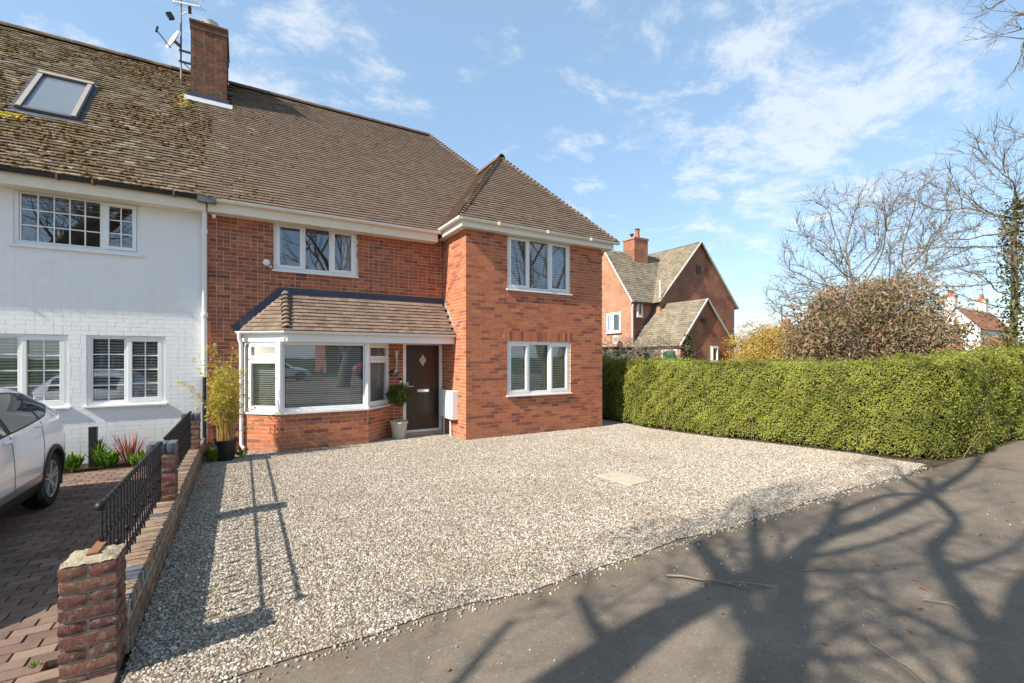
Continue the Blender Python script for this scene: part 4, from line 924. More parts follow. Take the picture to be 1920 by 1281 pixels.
mb = MB(); mb.box(2.945, 2.957, YM - .0225, YM - .0202, 1.425, 1.49); mb.poly([(2.945, YM - .0223, 1.49), (2.945, YM - .0223, 1.478), (2.932, YM - .0223, 1.470), (2.932, YM - .0223, 1.477)]); mb.box(2.937, 2.965, YM - .0225, YM - .0203, 1.419, 1.4249); mb.build('numeral', M['lettering'], pq)
mb = MB(); P_ = [(2.95 + .085 * math.sin(a), 1.475 - .075 * math.cos(a)) for a in [R(-62 + 124 * i / 16) for i in range(17)]]
for (a, b), (c, d) in zip(P_, P_[1:]): mb.bar((a, YM - .0215, b), (c, YM - .0215, d), .002, .006)
mb.build('rim_line', M['lettering'], pq)
db = fit('doorbell', 'small black and white video doorbell at the door frame', 'doorbell', (3.1, YM, 1.2))
MB().box(3.075, 3.125, YM - .03, YM - .006, 1.21, 1.27).build('button', M['upvc'], db, bev=.004); MB().box(3.075, 3.125, YM - .032, YM - .006, 1.271, 1.315).build('lens', M['plaque'], db, bev=.004)
sc_ = fit('security_camera', 'white security camera under the eaves by the drainpipe', 'camera', (-.47, YM, 4.42))
MB().lathe([(.02, 0), (.034, .01), (.034, .11), (.025, .12)], (-.46, YM - .20, 4.42), 12, 'y').build('body', M['upvc'], sc_, smooth='auto'); MB().bar((-.46, YM - .08, 4.47), (-.46, YM - .13, 4.42), .025).build('bracket', M['upvc'], sc_)
s2 = fit('security_light', 'white sensor and floodlight on brick left of the upstairs window', 'floodlight', (.42, YM, 3.6))
MB().lathe([(.02, 0), (.06, .02), (.06, .07), (.03, .10)], (.40, YM - .14, 3.66), 12, 'y').build('lamp_head', M['upvc'], s2, smooth='auto'); MB().bar((.44, YM - .006, 3.62), (.42, YM - .10, 3.64), .03).build('bracket', M['upvc'], s2); MB().box(.445, .505, YM - .06, YM - .006, 3.565, 3.625).build('sensor', M['dish'], s2, bev=.008)
# aerial mast and dish on the chimney
am = thing('aerial_mast', 'thin aerial mast with yagi antennas strapped to the left of the chimney', 'aerial', (-1.25, 13.2, 8.4))
MB().tube([(-1.25, 13.2, 8.35), (-1.25, 13.2, 10.9)], .018, 8).build('mast', M['steel'], am)
for zz in (9.02, 8.76): MB().bar((-1.29, 13.2, zz), (CH[0] - .006, 13.2, zz), .03, .045).build('bracket', M['steel'], am)
MB().bar((-1.20, 13.2, 8.74), (CH[0] - .006, 13.2, 8.60), .018).build('bracket', M['steel'], am)
MB().tube([(-1.25, 13.18, 8.75), (-1.23, 13.18, 8.55), (-1.245, 13.2, 8.2)], .012, 6).build('cable', M['gutter_black'], am)
mb = MB(); mb.bar((-1.42, 13.25, 10.15), (-.85, 12.85, 9.98), .014)
for i in range(9):
    f = i / 8; c = Vector((-1.42, 13.25, 10.15)).lerp(Vector((-.85, 12.85, 9.98)), f); mb.bar(c + Vector((-.1, -.1, .02)), c + Vector((.1, .1, -.02)), .007)
mb.build('antenna', M['steel'], am)
mb = MB(); mb.bar((-1.25, 13.2, 10.45), (-.80, 12.95, 10.32), .014)
for i in range(5):
    c = Vector((-1.2, 13.17, 10.43)).lerp(Vector((-.80, 12.95, 10.32)), i / 4); mb.bar(c + Vector((0, 0, -.17)), c + Vector((0, 0, .17)), .008)
mb.build('antenna', M['rust'], am)
MB().bar((-1.25, 13.2, 9.86), (-1.08, 13.1, 9.95), .014).build('arm', M['steel'], am); MB().box(-1.10, -1.04, 13.05, 13.13, 9.90, 10.04).build('amplifier', M['gutter_black'], am)
MB().obox((-1.45, 13.15, 9.72), (Vector((.8, .1, .5)).normalized(), Vector((-.5, 0, .8)).normalized(), (0, 1, 0)), (.12, .13, .1)).build('amplifier', M['gutter_black'], am)
sd = thing('satellite_dish', 'pale satellite dish on the aerial mast beside the chimney', 'satellite dish', (-1.35, 13.2, 9.0))
mb = MB(); dc = Vector((-1.36, 13.12, 9.15)); dn = Vector((-.80, -.45, .35)).normalized(); dx = dn.cross(Vector((0, 0, 1))).normalized(); dz = dx.cross(dn); V = [tuple(dc)]; F = []; nr, ns = 5, 20
for i in range(1, nr + 1):
    for j in range(ns): a = 2 * math.pi * j / ns; rr = i / nr; V.append(tuple(dc + dx * math.cos(a) * rr * .20 + dz * math.sin(a) * rr * .27 + dn * rr * rr * .045))
for j in range(ns):
    F.append((0, 1 + j, 1 + (j + 1) % ns))
    for i in range(nr - 1): F.append((1 + i * ns + j, 1 + (i + 1) * ns + j, 1 + (i + 1) * ns + (j + 1) % ns, 1 + i * ns + (j + 1) % ns))
mb.add(V, F); dish = mb.build('reflector', M['dish'], sd, smooth=True); so = dish.modifiers.new('t', 'SOLIDIFY'); so.thickness = .008
MB().bar(dc - dz * .22, dc + dn * .34 - dz * .10, .018).build('feed_arm', M['steel'], sd); MB().bar(dc + dn * .34 - dz * .14, dc + dn * .36 - dz * .0, .035).build('receiver', M['gutter_black'], sd); MB().bar(dc, (-1.25, 13.2, 9.1), .05).build('mount', M['steel'], sd)

# ------------------------------------------------------------------ boundary wall, pillars, railings
def rough_mesh(material, seed):
    key = 'rough%d_%s' % (seed, material.name)
    if key not in _unit:
        bm = bmesh.new(); bmesh.ops.create_cube(bm, size=1); bmesh.ops.subdivide_edges(bm, edges=list(bm.edges), cuts=2, use_grid_fill=True); r = np.random.default_rng(seed)
        for v in bm.verts:
            c = v.co; k = sum(abs(abs(q) - .5) < 1e-4 for q in c)
            sc = {1: 1.0, 2: .965, 3: .93}[k] if k else 1; v.co = Vector([q * (sc if abs(abs(q) - .5) < 1e-4 else 1) for q in c]) + Vector(r.normal(0, .012, 3))
        bm.normal_update(); me = bpy.data.meshes.new('piece_' + key); bm.to_mesh(me); bm.free(); me.shade_smooth(); me.materials.append(material); _unit[key] = me
        try: me.set_sharp_from_angle(angle=R(50))
        except Exception: pass
    return _unit[key]
def rbrick(parent, c, size, m, rotz=0, name='brick', tilt=.0):
    o = link(name, rough_mesh(M[m], random.randint(0, 3)), parent); o.location = c; o.scale = size; o.rotation_euler = (random.gauss(0, .004 + tilt), random.gauss(0, .004 + tilt), rotz + random.gauss(0, .006)); return o
bw = thing('boundary_wall', 'low brick boundary wall with pillars between paved drive and gravel', 'wall', (-.72, 6.7, 0))
core = MB().box(-.832, -.598, 3.57, 10.24, 0, .215).build('wall_core', M['pillar_mortar'], bw)
for row in range(2):
    y = 3.58 - (.11 if row else 0)
    while y < 10.2:
        a, b = max(y, 3.58), min(y + .215, 10.23)
        if b - a > .04:
            for xx in (-.790, -.640): rbrick(core, (xx + (-.002 if row else .0) * (1 if xx > -.7 else -1), (a + b) / 2, .04 + row * .1), (.108, b - a, .088), 'wall_brick')
        y += .227
MB().box(-.828, -.602, 3.57, 10.24, .21, .288).build('coping_bed', M['pillar_mortar'], core)
y = 3.585
while y < 10.2:
    rbrick(core, (-.716 + random.gauss(0, .004), y + .033, .255 + random.gauss(0, .002)), (.238, .066, .098), 'wall_brick' if random.random() < .85 else 'cap_brick'); y += .0755
def pillar(y0, z0, top, cap):
    rows = int(round((top - z0) / .0755)); x0, x1 = -.853, -.603; w = x1 - x0; j = .011
    p = MB().box(x0 + .012, x1 - .012, y0 + .012, y0 + w - .012, z0, top - .002).build('pillar', M['pillar_mortar'], bw)
    h = (top - z0) / rows
    for k in range(rows):
        zc_ = z0 + (k + .5) * h
        for s_ in (0, 1):
            o_ = s_ * (w / 2 + j / 4)
            if k % 2: rbrick(p, ((x0 + x1) / 2, y0 + o_ + (w - j) / 4, zc_), (w, (w - j) / 2, h - j), 'rough_brick')
            else: rbrick(p, (x0 + o_ + (w - j) / 4, y0 + w / 2, zc_), ((w - j) / 2, w, h - j), 'rough_brick')
    if cap:
        for k in range(3): rbrick(p, (x0 + w * (k + .5) / 3, y0 + w / 2, top + .052), (w / 3 - .006, w + .01, .104), 'cap_brick', name='cap_brick')
    return p
p1 = pillar(3.32, 0, .665, False); pillar(5.90, .305, .80, True); pillar(8.98, .305, .78, True)
bm = bmesh.new(); bmesh.ops.create_grid(bm, x_segments=14, y_segments=14, size=.118)
for v in bm.verts: e_ = max(abs(v.co.x), abs(v.co.y)) / .118; v.co.z = .672 + (.020 * (1 - e_ ** 3)) + random.gauss(0, .004); v.co.x += -.728; v.co.y += 3.445
me = bpy.data.meshes.new('mortar_cap'); bm.to_mesh(me); bm.free(); me.shade_smooth(); me.materials.append(M['cap_mortar']); link('mortar_cap', me, p1)
def railing(ya, yb, label):
    t = thing('railing_panel', label, 'railing', (-.72, (ya + yb) / 2, .305), 'black iron railing panels on the low wall'); X = -.725
    n = int(round((yb - ya) / .098)); ps = [ya + (yb - ya) * i / n for i in range(n + 1)]
    mb = MB(); pts = []; rad = []
    for i, y in enumerate(ps):
        for dy, rr in ((-.02, .012), (0, .020), (.02, .012)): pts.append((X, y + dy, .918)); rad.append(rr)
    mb.tube(pts, rad, 10); mb.build('top_rail', M['iron'], t, smooth='auto')
    for zz in (.715, .41): 
        MB().bar((X, ya - .03, zz), (X, yb + .03, zz), .012, .018).build('rail', M['iron'], t)
    for i, y in enumerate(ps):
        pk = MB().tube([(X, y, .365 if i % 2 else .34), (X, y, .905)], .0062, 6).build('picket', M['iron'], t)
        mb = MB(); mb.box(X - .011, X + .011, y - .009, y + .009, .70, .73); mb.box(X - .011, X + .011, y - .009, y + .009, .395, .425); mb.build('collar', M['iron'], pk)
        if i % 3 == 1: MB().lathe([(.004, -.022), (.017, -.014), (.022, 0), (.017, .014), (.004, .022)], (X, y, .56), 10).build('ball', M['iron'], pk, smooth=True)
    return t
ra = railing(3.60, 5.86, 'black iron railing panel nearest the pavement, with rounded top rail')
MB().lathe([(.004, -.04), (.024, -.028), (.03, 0), (.02, .025)], (-.725, 3.575, .918), 12, 'y').build('end_ball', M['iron'], ra, smooth=True)
MB().obox((-.725, 3.50, .697), (Vector((1, 0, 0)), Vector((0, 1, -.02)).normalized(), Vector((0, .02, 1)).normalized()), (.05, .22, .012)).build('strap', M['rust'], ra)
railing(6.20, 8.94, 'black iron railing panel between the two capped pillars near the house')

# ------------------------------------------------------------------ plants
def leaves_mesh(name, C, D, N, L, W, material, parent=None, seed=0, droop=.12):
    """folded leaf quads: C base points, D leaf direction, N leaf normal, L length, W width"""
    r = np.random.default_rng(seed); C = np.asarray(C); n = len(C); D = D / np.linalg.norm(D, axis=1, keepdims=True); S = np.cross(D, N); S /= np.maximum(np.linalg.norm(S, axis=1, keepdims=True), 1e-6); U = np.cross(S, D)
    L = np.broadcast_to(L, (n,))[:, None]; W = np.broadcast_to(W, (n,))[:, None]
    mid = C + D * L * .5 + U * L * droop; V = np.stack([C, mid + S * W / 2, C + D * L, mid - S * W / 2], 1)
    F = (np.array([[0, 1, 2, 3]])[None] + (np.arange(n) * 4)[:, None, None]).reshape(-1, 4)
    return mesh_np(name, V.reshape(-1, 3), F, material, parent, tone=np.repeat(r.random(n), 4))
def rdir(r, n): v = r.normal(size=(n, 3)); return v / np.linalg.norm(v, axis=1, keepdims=True)
def tubes(name, polys, material, parent=None, seg=5):
    V = []; F = []; k0 = 0
    ang = np.arange(seg) * 2 * math.pi / seg; ca, sa = np.cos(ang), np.sin(ang); ji = np.arange(seg); jn = (ji + 1) % seg
    for pts, rad in polys:
        pts = np.asarray(pts, float); k = len(pts); d = np.gradient(pts, axis=0); d /= np.maximum(np.linalg.norm(d, axis=1, keepdims=True), 1e-9)
        ref = np.array([0, 0, 1.]) if abs(d[0][2]) < .8 else np.array([1., 0, 0]); x = np.cross(d, ref); x /= np.maximum(np.linalg.norm(x, axis=1, keepdims=True), 1e-9); y = np.cross(d, x)
        rad = np.asarray(rad, float)[:, None, None]
        V.append((pts[:, None, :] + rad * (x[:, None, :] * ca[None, :, None] + y[:, None, :] * sa[None, :, None])).reshape(-1, 3))
        i = np.arange(k - 1)[:, None] * seg; F.append(np.stack([k0 + i + ji, k0 + i + jn, k0 + i + seg + jn, k0 + i + seg + ji], -1).reshape(-1, 4)); k0 += k * seg
    return mesh_np(name, np.vstack(V), np.vstack(F), material, parent, smooth=True)
def grow(out, p, d, L, r0, depth, r, P):
    """recursive bare branch: P = dict(wander, up, kids, ratio, spread, steps, limit)"""
    k = max(3, int(P['steps'] * (.6 if depth < 2 else 1))); pts = [p]; q = np.array(p, float); dd = d / np.linalg.norm(d)
    for i in range(k):
        dd = dd + r.normal(0, P['wander'], 3) + np.array([0, 0, P['up']]) / k; dd /= np.linalg.norm(dd); q = q + dd * L / k
        if P.get('limit') and not P['limit'](q): break
        pts.append(q.copy())
    if len(pts) < 2: return
    rad = np.linspace(r0, r0 * P['taper'], len(pts)); out.append((depth, np.array(pts), rad))
    if depth == 0: return
    n = r.poisson(P['kids']) + 1
    for c in range(n):
        f = r.uniform(.3, 1.0) if c else 1.0; i = min(int(f * (len(pts) - 1)), len(pts) - 1); b = pts[i]
        base = pts[i] - pts[max(i - 1, 0)] if i else pts[1] - pts[0]; base = base / np.linalg.norm(base); side = np.cross(base, rdir(r, 1)[0]); side /= max(np.linalg.norm(side), 1e-6)
        a = r.uniform(*P['spread']) * (.5 if not c else 1); nd = base * math.cos(a) + side * math.sin(a)
        grow(out, b, nd, L * r.uniform(*P['ratio']), max(rad[i] * r.uniform(.55, .8) if c else rad[i] * .9, P['min']), depth - 1, r, P)
def tree_parts(t, out, mt='bark', split=2, seg=6, seg2=4):
    dm = max(o[0] for o in out); big = [(a, b) for dp, a, b in out if dp > dm - split]; fine = [(a, b) for dp, a, b in out if dp <= dm - split]
    tubes('trunk', big, M[mt], t, 9)
    if fine: tubes('crown', fine, M[mt] if mt != 'bark' else M['twig'], t, seg2)

# --- the green hedge
def hedge(name, label, path, thick, top, dens, leaf, mleaf, seed, side=1, lsz=.029):
    r = np.random.default_rng(seed); t = thing(name, label, 'hedge', (path[len(path) // 2][0], path[len(path) // 2][1], 0)); path = np.array(path, float)
    d = np.diff(path, axis=0); ln = np.linalg.norm(d, axis=1); cum = np.concatenate([[0], np.cumsum(ln)]); T = cum[-1]
    def at(s):
        x = np.interp(s, cum, path[:, 0]); y = np.interp(s, cum, path[:, 1]); e = .25; tx = np.interp(s + e, cum, path[:, 0]) - np.interp(s - e, cum, path[:, 0]); ty = np.interp(s + e, cum, path[:, 1]) - np.interp(s - e, cum, path[:, 1]); l = np.hypot(tx, ty)
        return np.stack([x, y], 1), np.stack([ty / l, -tx / l], 1) * side
    topf = lambda s: np.interp(s, cum, top)
    # inner body
    S = np.linspace(0, T, 60); p, n = at(S); V = []; 
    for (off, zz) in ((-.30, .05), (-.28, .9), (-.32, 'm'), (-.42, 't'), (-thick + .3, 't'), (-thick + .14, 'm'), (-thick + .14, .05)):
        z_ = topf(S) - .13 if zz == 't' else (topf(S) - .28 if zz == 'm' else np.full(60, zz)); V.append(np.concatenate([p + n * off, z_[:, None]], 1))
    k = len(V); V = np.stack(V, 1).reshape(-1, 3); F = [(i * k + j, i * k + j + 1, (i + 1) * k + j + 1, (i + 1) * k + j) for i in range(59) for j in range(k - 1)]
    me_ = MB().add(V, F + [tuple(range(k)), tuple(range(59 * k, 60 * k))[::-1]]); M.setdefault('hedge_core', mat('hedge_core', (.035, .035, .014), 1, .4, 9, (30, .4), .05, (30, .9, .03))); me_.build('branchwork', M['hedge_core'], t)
    lump = lambda s, z: .06 * np.sin(s * 2.3 + z * 1.2 + seed) + .04 * np.sin(s * 5.1 - z * 3.7 + 2 * np.sin(s * 1.3)) + .03 * np.sin(s * 9.7 + z * 7 + 2 * np.sin(s * 2.1)) + .025 * np.sin(s * 17 - z * 13 + 3 * np.sin(z * 2.7 + s)) + .02 * np.sin(s * 29 + z * 23 + 3 * np.sin(s * 3.3))
    nf = int(T * 1.75 * dens); s = r.uniform(0, T, nf); hs = r.random(nf); tp = topf(s); z = .04 + (tp - .04) * (hs ** .92)
    keep = r.random(nf) < np.clip(.25 + z / .28, 0, 1); s, z, tp = s[keep], z[keep], tp[keep]; p, n = at(s); off = lump(s, z) - .05 - np.abs(r.normal(0, .06, len(s))); off += .05 * r.normal(0, .5, len(s)); rn = np.clip((z - (tp - .22)) / .22, 0, 1); off -= .20 * rn ** 2
    C1 = np.concatenate([p + n * off[:, None], z[:, None]], 1); N1 = np.concatenate([n, (.25 + rn)[:, None]], 1)
    nt = int(T * thick * dens * .8); s = r.uniform(0, T, nt); p, n = at(s); o2 = -r.uniform(.1, thick, nt); C2 = np.concatenate([p + n * o2[:, None], (topf(s) - .03 + lump(s, o2 * 3) * .9 - np.abs(r.normal(0, .05, nt)) + .10 * (r.random(nt) < .05) * r.random(nt))[:, None]], 1); N2 = np.tile([0, 0, 1.], (nt, 1))
    nb = int(T * 1.7 * dens * .35); s = r.uniform(0, T, nb); p, n = at(s); C3 = np.concatenate([p - n * (thick - .04 + r.normal(0, .05, nb))[:, None], r.uniform(.05, 1, nb)[:, None] * topf(s)[:, None]], 1); N3 = np.concatenate([-n, np.full((nb, 1), .3)], 1)
    C = np.vstack([C1, C2, C3]); N = np.vstack([N1, N2, N3]); m = len(C); N = N / np.linalg.norm(N, axis=1, keepdims=True) + .60 * rdir(r, m); D = np.cross(N, rdir(r, m)) + .35 * np.array([0, 0, 1.])
    dist = np.hypot(C[:, 0], C[:, 1]); sz = lsz * r.uniform(.7, 1.3, m) * np.clip(dist / 9, .9, 2.0)
    o = leaves_mesh('foliage', C, D, N, sz, sz * .55, M[mleaf], t, seed); o['kind'] = 'stuff'
    # twigs at the foot
    q = []; 
    for i in range(int(T * 9)):
        s0 = r.uniform(0, T, 1); p, n = at(s0); b = np.array([*(p[0] - n[0] * r.uniform(.1, .35)), 0.0]); e = b + np.array([n[0][0] * .12, n[0][1] * .12, 0]) * r.uniform(.2, 1.4) + np.array([r.normal(0, .1), r.normal(0, .1), r.uniform(.25, .7)]); q.append(([b, (b + e) / 2 + r.normal(0, .02, 3), e], [.009, .007, .004]))
    for i in range(int(T * 14)):
        s0 = r.uniform(0, T, 1); p, n = at(s0); z0 = r.uniform(.2, topf(s0)[0]); b = np.array([*(p[0] - n[0] * .14), z0]); e = b + np.array([n[0][0], n[0][1], 0]) * r.uniform(.08, .2) + np.array([r.normal(0, .06), r.normal(0, .06), r.uniform(.0, .2)]); q.append(([b, e], [.004, .002]))
    tubes('twigs', q, M['twig'], t, 4)
    return t
hp = [(8.85, 14.5), (8.9, 11), (8.95, 9.4), (8.82, 8.3), (8.98, 7.2), (9.32, 6.0), (9.68, 4.7), (9.92, 3.75), (10.12, 3.15), (10.5, 2.86), (11.2, 2.8), (13.5, 2.9), (17, 3.0), (24, 3.2)]
hedge('hedge', 'long clipped green hedge right of the gravel, turning along the pavement', hp, 1.15, [1.70, 1.70, 1.70, 1.70, 1.69, 1.68, 1.70, 1.72, 1.72, 1.74, 1.80, 1.86, 1.95, 2.0], 4500, .03, 'hedge_leaf', 71)

# --- bamboo in black pot
bp = thing('bamboo_plant', 'yellow-green bamboo growing from the black pot by the bay', 'bamboo', (-.26, 9.42, .30))
r = np.random.default_rng(81); q = []; LC = []; LD = []
for i in range(46):
    a = r.uniform(0, 2 * math.pi); rr = .13 * math.sqrt(r.random()); b = np.array([-.26 + rr * math.cos(a), 9.42 + rr * math.sin(a), .30]); H = r.uniform(.7, 1.55) if i % 6 else r.uniform(1.4, 2.0)
    lean = np.array([math.cos(a), math.sin(a), 0]) * r.uniform(.02, .26) * (H / 1.5) + np.array([r.normal(0, .05), 0, 0])
    if i in (3, 9): lean = np.array([-.55, -.05, 0]); H = 1.25
    if i in (5, 14, 22): lean = np.array([r.uniform(.5, .9), -.12, 0]); H = r.uniform(.6, 1.1)
    pts = [b + lean * f ** 1.7 + np.array([0, 0, H * (f - .12 * f * f)]) for f in np.linspace(0, 1, 8)]; q.append((pts, np.linspace(.0065, .002, 8)))
    for f in np.linspace(.38, 1, int(9 + H * 7)):
        c = b + lean * f ** 1.7 + np.array([0, 0, H * (f - .12 * f * f)]); tw = rdir(r, 1)[0] * np.array([1, 1, .35]); e = c + tw * r.uniform(.05, .14); q.append(([c, e], [.0018, .001]))
        for _ in range(r.integers(3, 6)): LC.append(c + (e - c) * r.uniform(.3, 1)); LD.append(tw + rdir(r, 1)[0] * .8 + np.array([0, 0, -.25]))
tubes('cane', q, M['cane'], bp, 5)
LC = np.array(LC); LD = np.array(LD); o = leaves_mesh('foliage', LC, LD, rdir(r, len(LC)), r.uniform(.05, .10, len(LC)), r.uniform(.010, .016, len(LC)), M['bamboo_leaf'], bp, 82); o['kind'] = 'stuff'
pt = thing('plant_pot', 'black plastic plant pot holding the bamboo', 'plant pot', (-.26, 9.42, 0))
MB().lathe([(.135, 0), (.14, .01), (.178, .30), (.195, .30), (.20, .315), (.20, .355), (.188, .355), (.18, .31), (.0, .305)], (-.26, 9.42, .012), 28).build('pot', M['black_plastic'], pt, smooth='auto'); MB().lathe([(.178, 0), (.17, .012), (.01, .02)], (-.26, 9.42, .315), 20).build('compost', M['soil'], pt)
# --- topiary ball tree in glazed pot
tp_ = thing('topiary_tree', 'small ball-clipped bay tree in the pale pot by the front door', 'topiary', (2.98, 9.96, .34)); r = np.random.default_rng(83)
tubes('stem', [([(2.98, 9.96, .36), (2.985, 9.955, .55), (2.975, 9.96, .78), (2.98, 9.96, .95)], [.011, .010, .010, .008])] + [([(2.98, 9.96, .80), np.array([2.98, 9.96, .98]) + v * .2], [.006, .002]) for v in rdir(r, 24)], M['bark'], tp_, 6)
v = rdir(r, 2600); rad = .25 * (r.random(2600) ** .34) * (1 + .12 * np.sin(v[:, 0] * 5 + v[:, 2] * 6)); C = np.array([2.98, 9.96, .97]) + v * rad[:, None] * np.array([1, 1, .92]); D = v + rdir(r, 2600) * .7; o = leaves_mesh('foliage', C, D, v + rdir(r, 2600) * .7, r.uniform(.03, .055, 2600), r.uniform(.015, .022, 2600), M['topiary_leaf'], tp_, 84); o['kind'] = 'stuff'
pt = thing('plant_pot', 'pale sage glazed pot holding the clipped ball tree', 'plant pot', (2.98, 9.96, 0))
MB().lathe([(.13, 0), (.145, .02), (.175, .30), (.192, .33), (.198, .355), (.194, .38), (.18, .38), (.172, .34), (0, .335)], (2.98, 9.96, .008), 28).build('pot', M['pot_glaze'], pt, smooth='auto'); MB().lathe([(.168, 0), (.16, .01), (.01, .014)], (2.98, 9.96, .345), 20).build('compost', M['soil'], pt)
# --- flower bed plants
def clump(name, label, cat, x, y, h, w, n, mleaf, seed, blade=False, group=None, lw=.03, z0=.01):
    r = np.random.default_rng(seed); a = r.uniform(0, 2 * math.pi, n); rr = w * .45 * np.sqrt(r.random(n)); C = np.stack([x + rr * np.cos(a) * .6, y + rr * np.sin(a) * .5, np.full(n, z0)], 1); out = np.stack([np.cos(a), np.sin(a), np.zeros(n)], 1)
    D = out * r.uniform(.1, .75, n)[:, None] + np.array([0, 0, 1.]) + rdir(r, n) * .15; L = h * r.uniform(.5, 1.05, n)
    if not blade: C[:, 2] += r.uniform(0, .55, n) * h; L = L * .55
    o = leaves_mesh(name, C, D, out + rdir(r, n) * .4, L, lw * r.uniform(.6, 1.2, n), M[mleaf], None, seed, droop=-.06); return tag(o, label, cat, group)
clump('leafy_plant', 'bright green leafy clump left of the black bollard', 'plant', -2.30, 9.62, .30, .42, 190, 'lush_leaf', 91, lw=.055)
clump('leafy_plant', 'bright green leafy clump right of the black bollard', 'plant', -1.90, 9.70, .30, .46, 200, 'lush_leaf', 92, lw=.055)
clump('leafy_plant', 'slim upright green shoots right beside the black bollard', 'plant', -2.03, 9.85, .48, .14, 60, 'lush_leaf', 93, lw=.035)
clump('leafy_plant', 'low green plant behind the iron railing', 'plant', -1.45, 9.62, .24, .5, 170, 'lush_leaf', 94, lw=.04)
clump('leafy_plant', 'dark green plants by the car rear wheel', 'plant', -2.75, 9.68, .30, .6, 200, 'topiary_leaf', 95, lw=.045)
clump('spiky_plant', 'red spiky strap-leaved plant behind the railing', 'plant', -1.62, 9.78, .62, .32, 70, 'red_blade', 96, True, lw=.022)
clump('spiky_plant', 'pale pinkish sprawling blades near the car', 'plant', -2.62, 9.66, .38, .5, 26, 'red_blade', 97, True, lw=.016)
clump('leafy_plant', 'green weeds between the low wall and black pot', 'plant', -.46, 9.30, .26, .30, 170, 'lush_leaf', 98, lw=.03)
clump('leafy_plant', 'small green weeds right of the black pot', 'plant', -.02, 9.55, .16, .34, 120, 'lush_leaf', 99, lw=.022)
clump('leafy_plant', 'tiny weed on the drive near the front pillar', 'plant', -1.02, 3.62, .035, .10, 30, 'lush_leaf', 100, lw=.012, z0=.036)
bd = thing('bollard_light', 'square black bollard standing in the flower bed', 'bollard', (-2.10, 9.88, 0))
MB().box(-2.15, -2.05, 9.83, 9.93, .012, .64).build('post', M['black_plastic'], bd, bev=.006); MB().box(-2.153, -2.047, 9.827, 9.933, .641, .665).build('cap', M['black_plastic'], bd, bev=.005)
# --- concrete slab in the gravel, twigs and leaves
sl = MB(); sl.prism([(4.60, 5.28, .0), (4.66, 4.62, .0), (5.10, 4.66, .0), (5.05, 5.31, .0)], (0, 0, .021)); tag(sl.build('concrete_slab', M['concrete'], None, bev=.006), 'flat beige concrete drain cover set in the gravel', 'slab')
def twig(label, pts, rad, seed, forks=3):
    r = np.random.default_rng(seed); pts = [np.array((*p_, .012 + .01 * r.random())) for p_ in pts]; P2 = []
    for a, b in zip(pts, pts[1:]): P2 += [a, (a + b) / 2 + np.array([*r.normal(0, .012, 2), .006])]
    P2.append(pts[-1]); q = [(P2, np.linspace(rad, rad * .35, len(P2)))]
    for i in range(forks): b = P2[r.integers(len(P2) // 2, len(P2))]; d_ = (P2[-1] - P2[0]) / np.linalg.norm(P2[-1] - P2[0]); e = b + (d_ + np.array([*r.normal(0, .5, 2), 0])) * r.uniform(.08, .2); e[2] = .012; q.append(([b, e], [rad * .5, rad * .25]))
    tag(tubes('twig', q, M['bark_pale'], None, 5), label, 'twig', 'fallen twigs on the pavement')
twig('longest forked fallen twig lying on the asphalt in the tree shadow', [(2.98, 2.57), (3.15, 2.38), (3.30, 2.25), (3.47, 2.11)], .010, 1, 5)
twig('thin straight fallen twig at the lower right of the pavement', [(3.45, 1.36), (3.33, 1.2), (3.23, 1.02)], .005, 2, 2)
twig('short dark fallen twig further along the pavement', [(4.05, 2.05), (4.22, 1.98), (4.4, 1.96)], .005, 3, 2)
twig('small crooked twig at the far right of the pavement', [(4.3, 1.35), (4.38, 1.27), (4.4, 1.2)], .005, 4, 2)
twig('pale fallen twig on the pavement near the hedge corner', [(8.6, 2.75), (9.1, 2.62)], .008, 5, 1)
r = np.random.default_rng(101); n = 150; C = np.stack([r.uniform(-.3, 9, n), r.uniform(3.1, 9, n), np.full(n, .022)], 1); C2 = np.stack([r.uniform(.5, 9, 40), r.uniform(1.2, 3, 40), np.full(40, .004)], 1); C3 = np.stack([r.uniform(8.4, 10.4, 70), r.uniform(2.8, 8, 70), np.full(70, .02)], 1); C = np.vstack([C, C2, C3]); D = rdir(r, len(C)) * np.array([1, 1, .1]); N = rdir(r, len(C)) * .35 + np.array([0, 0, 1.])
tag(leaves_mesh('fallen_leaves', C, D, N, r.uniform(.025, .06, len(C)), r.uniform(.015, .035, len(C)), M['dry_leaf'], None, 5), 'scattered dry brown leaves on gravel and pavement', 'leaves', kind='stuff')

# ------------------------------------------------------------------ cars
def cr(P, t):
    """Catmull-Rom through rows of P at float parameter array t"""
    P = np.asarray(P, float); n = len(P); t = np.clip(t, 0, n - 1 - 1e-9); i = t.astype(int); f = (t - i)
    g = lambda k: P[np.clip(k, 0, n - 1)]; p0, p1, p2, p3 = g(i - 1), g(i), g(i + 1), g(i + 2); f = f.reshape(-1, *([1] * (P.ndim - 1)))
    return .5 * (2 * p1 + (p2 - p0) * f + (2 * p0 - 5 * p1 + 4 * p2 - p3) * f ** 2 + (3 * p1 - p0 - 3 * p2 + p3) * f ** 3)
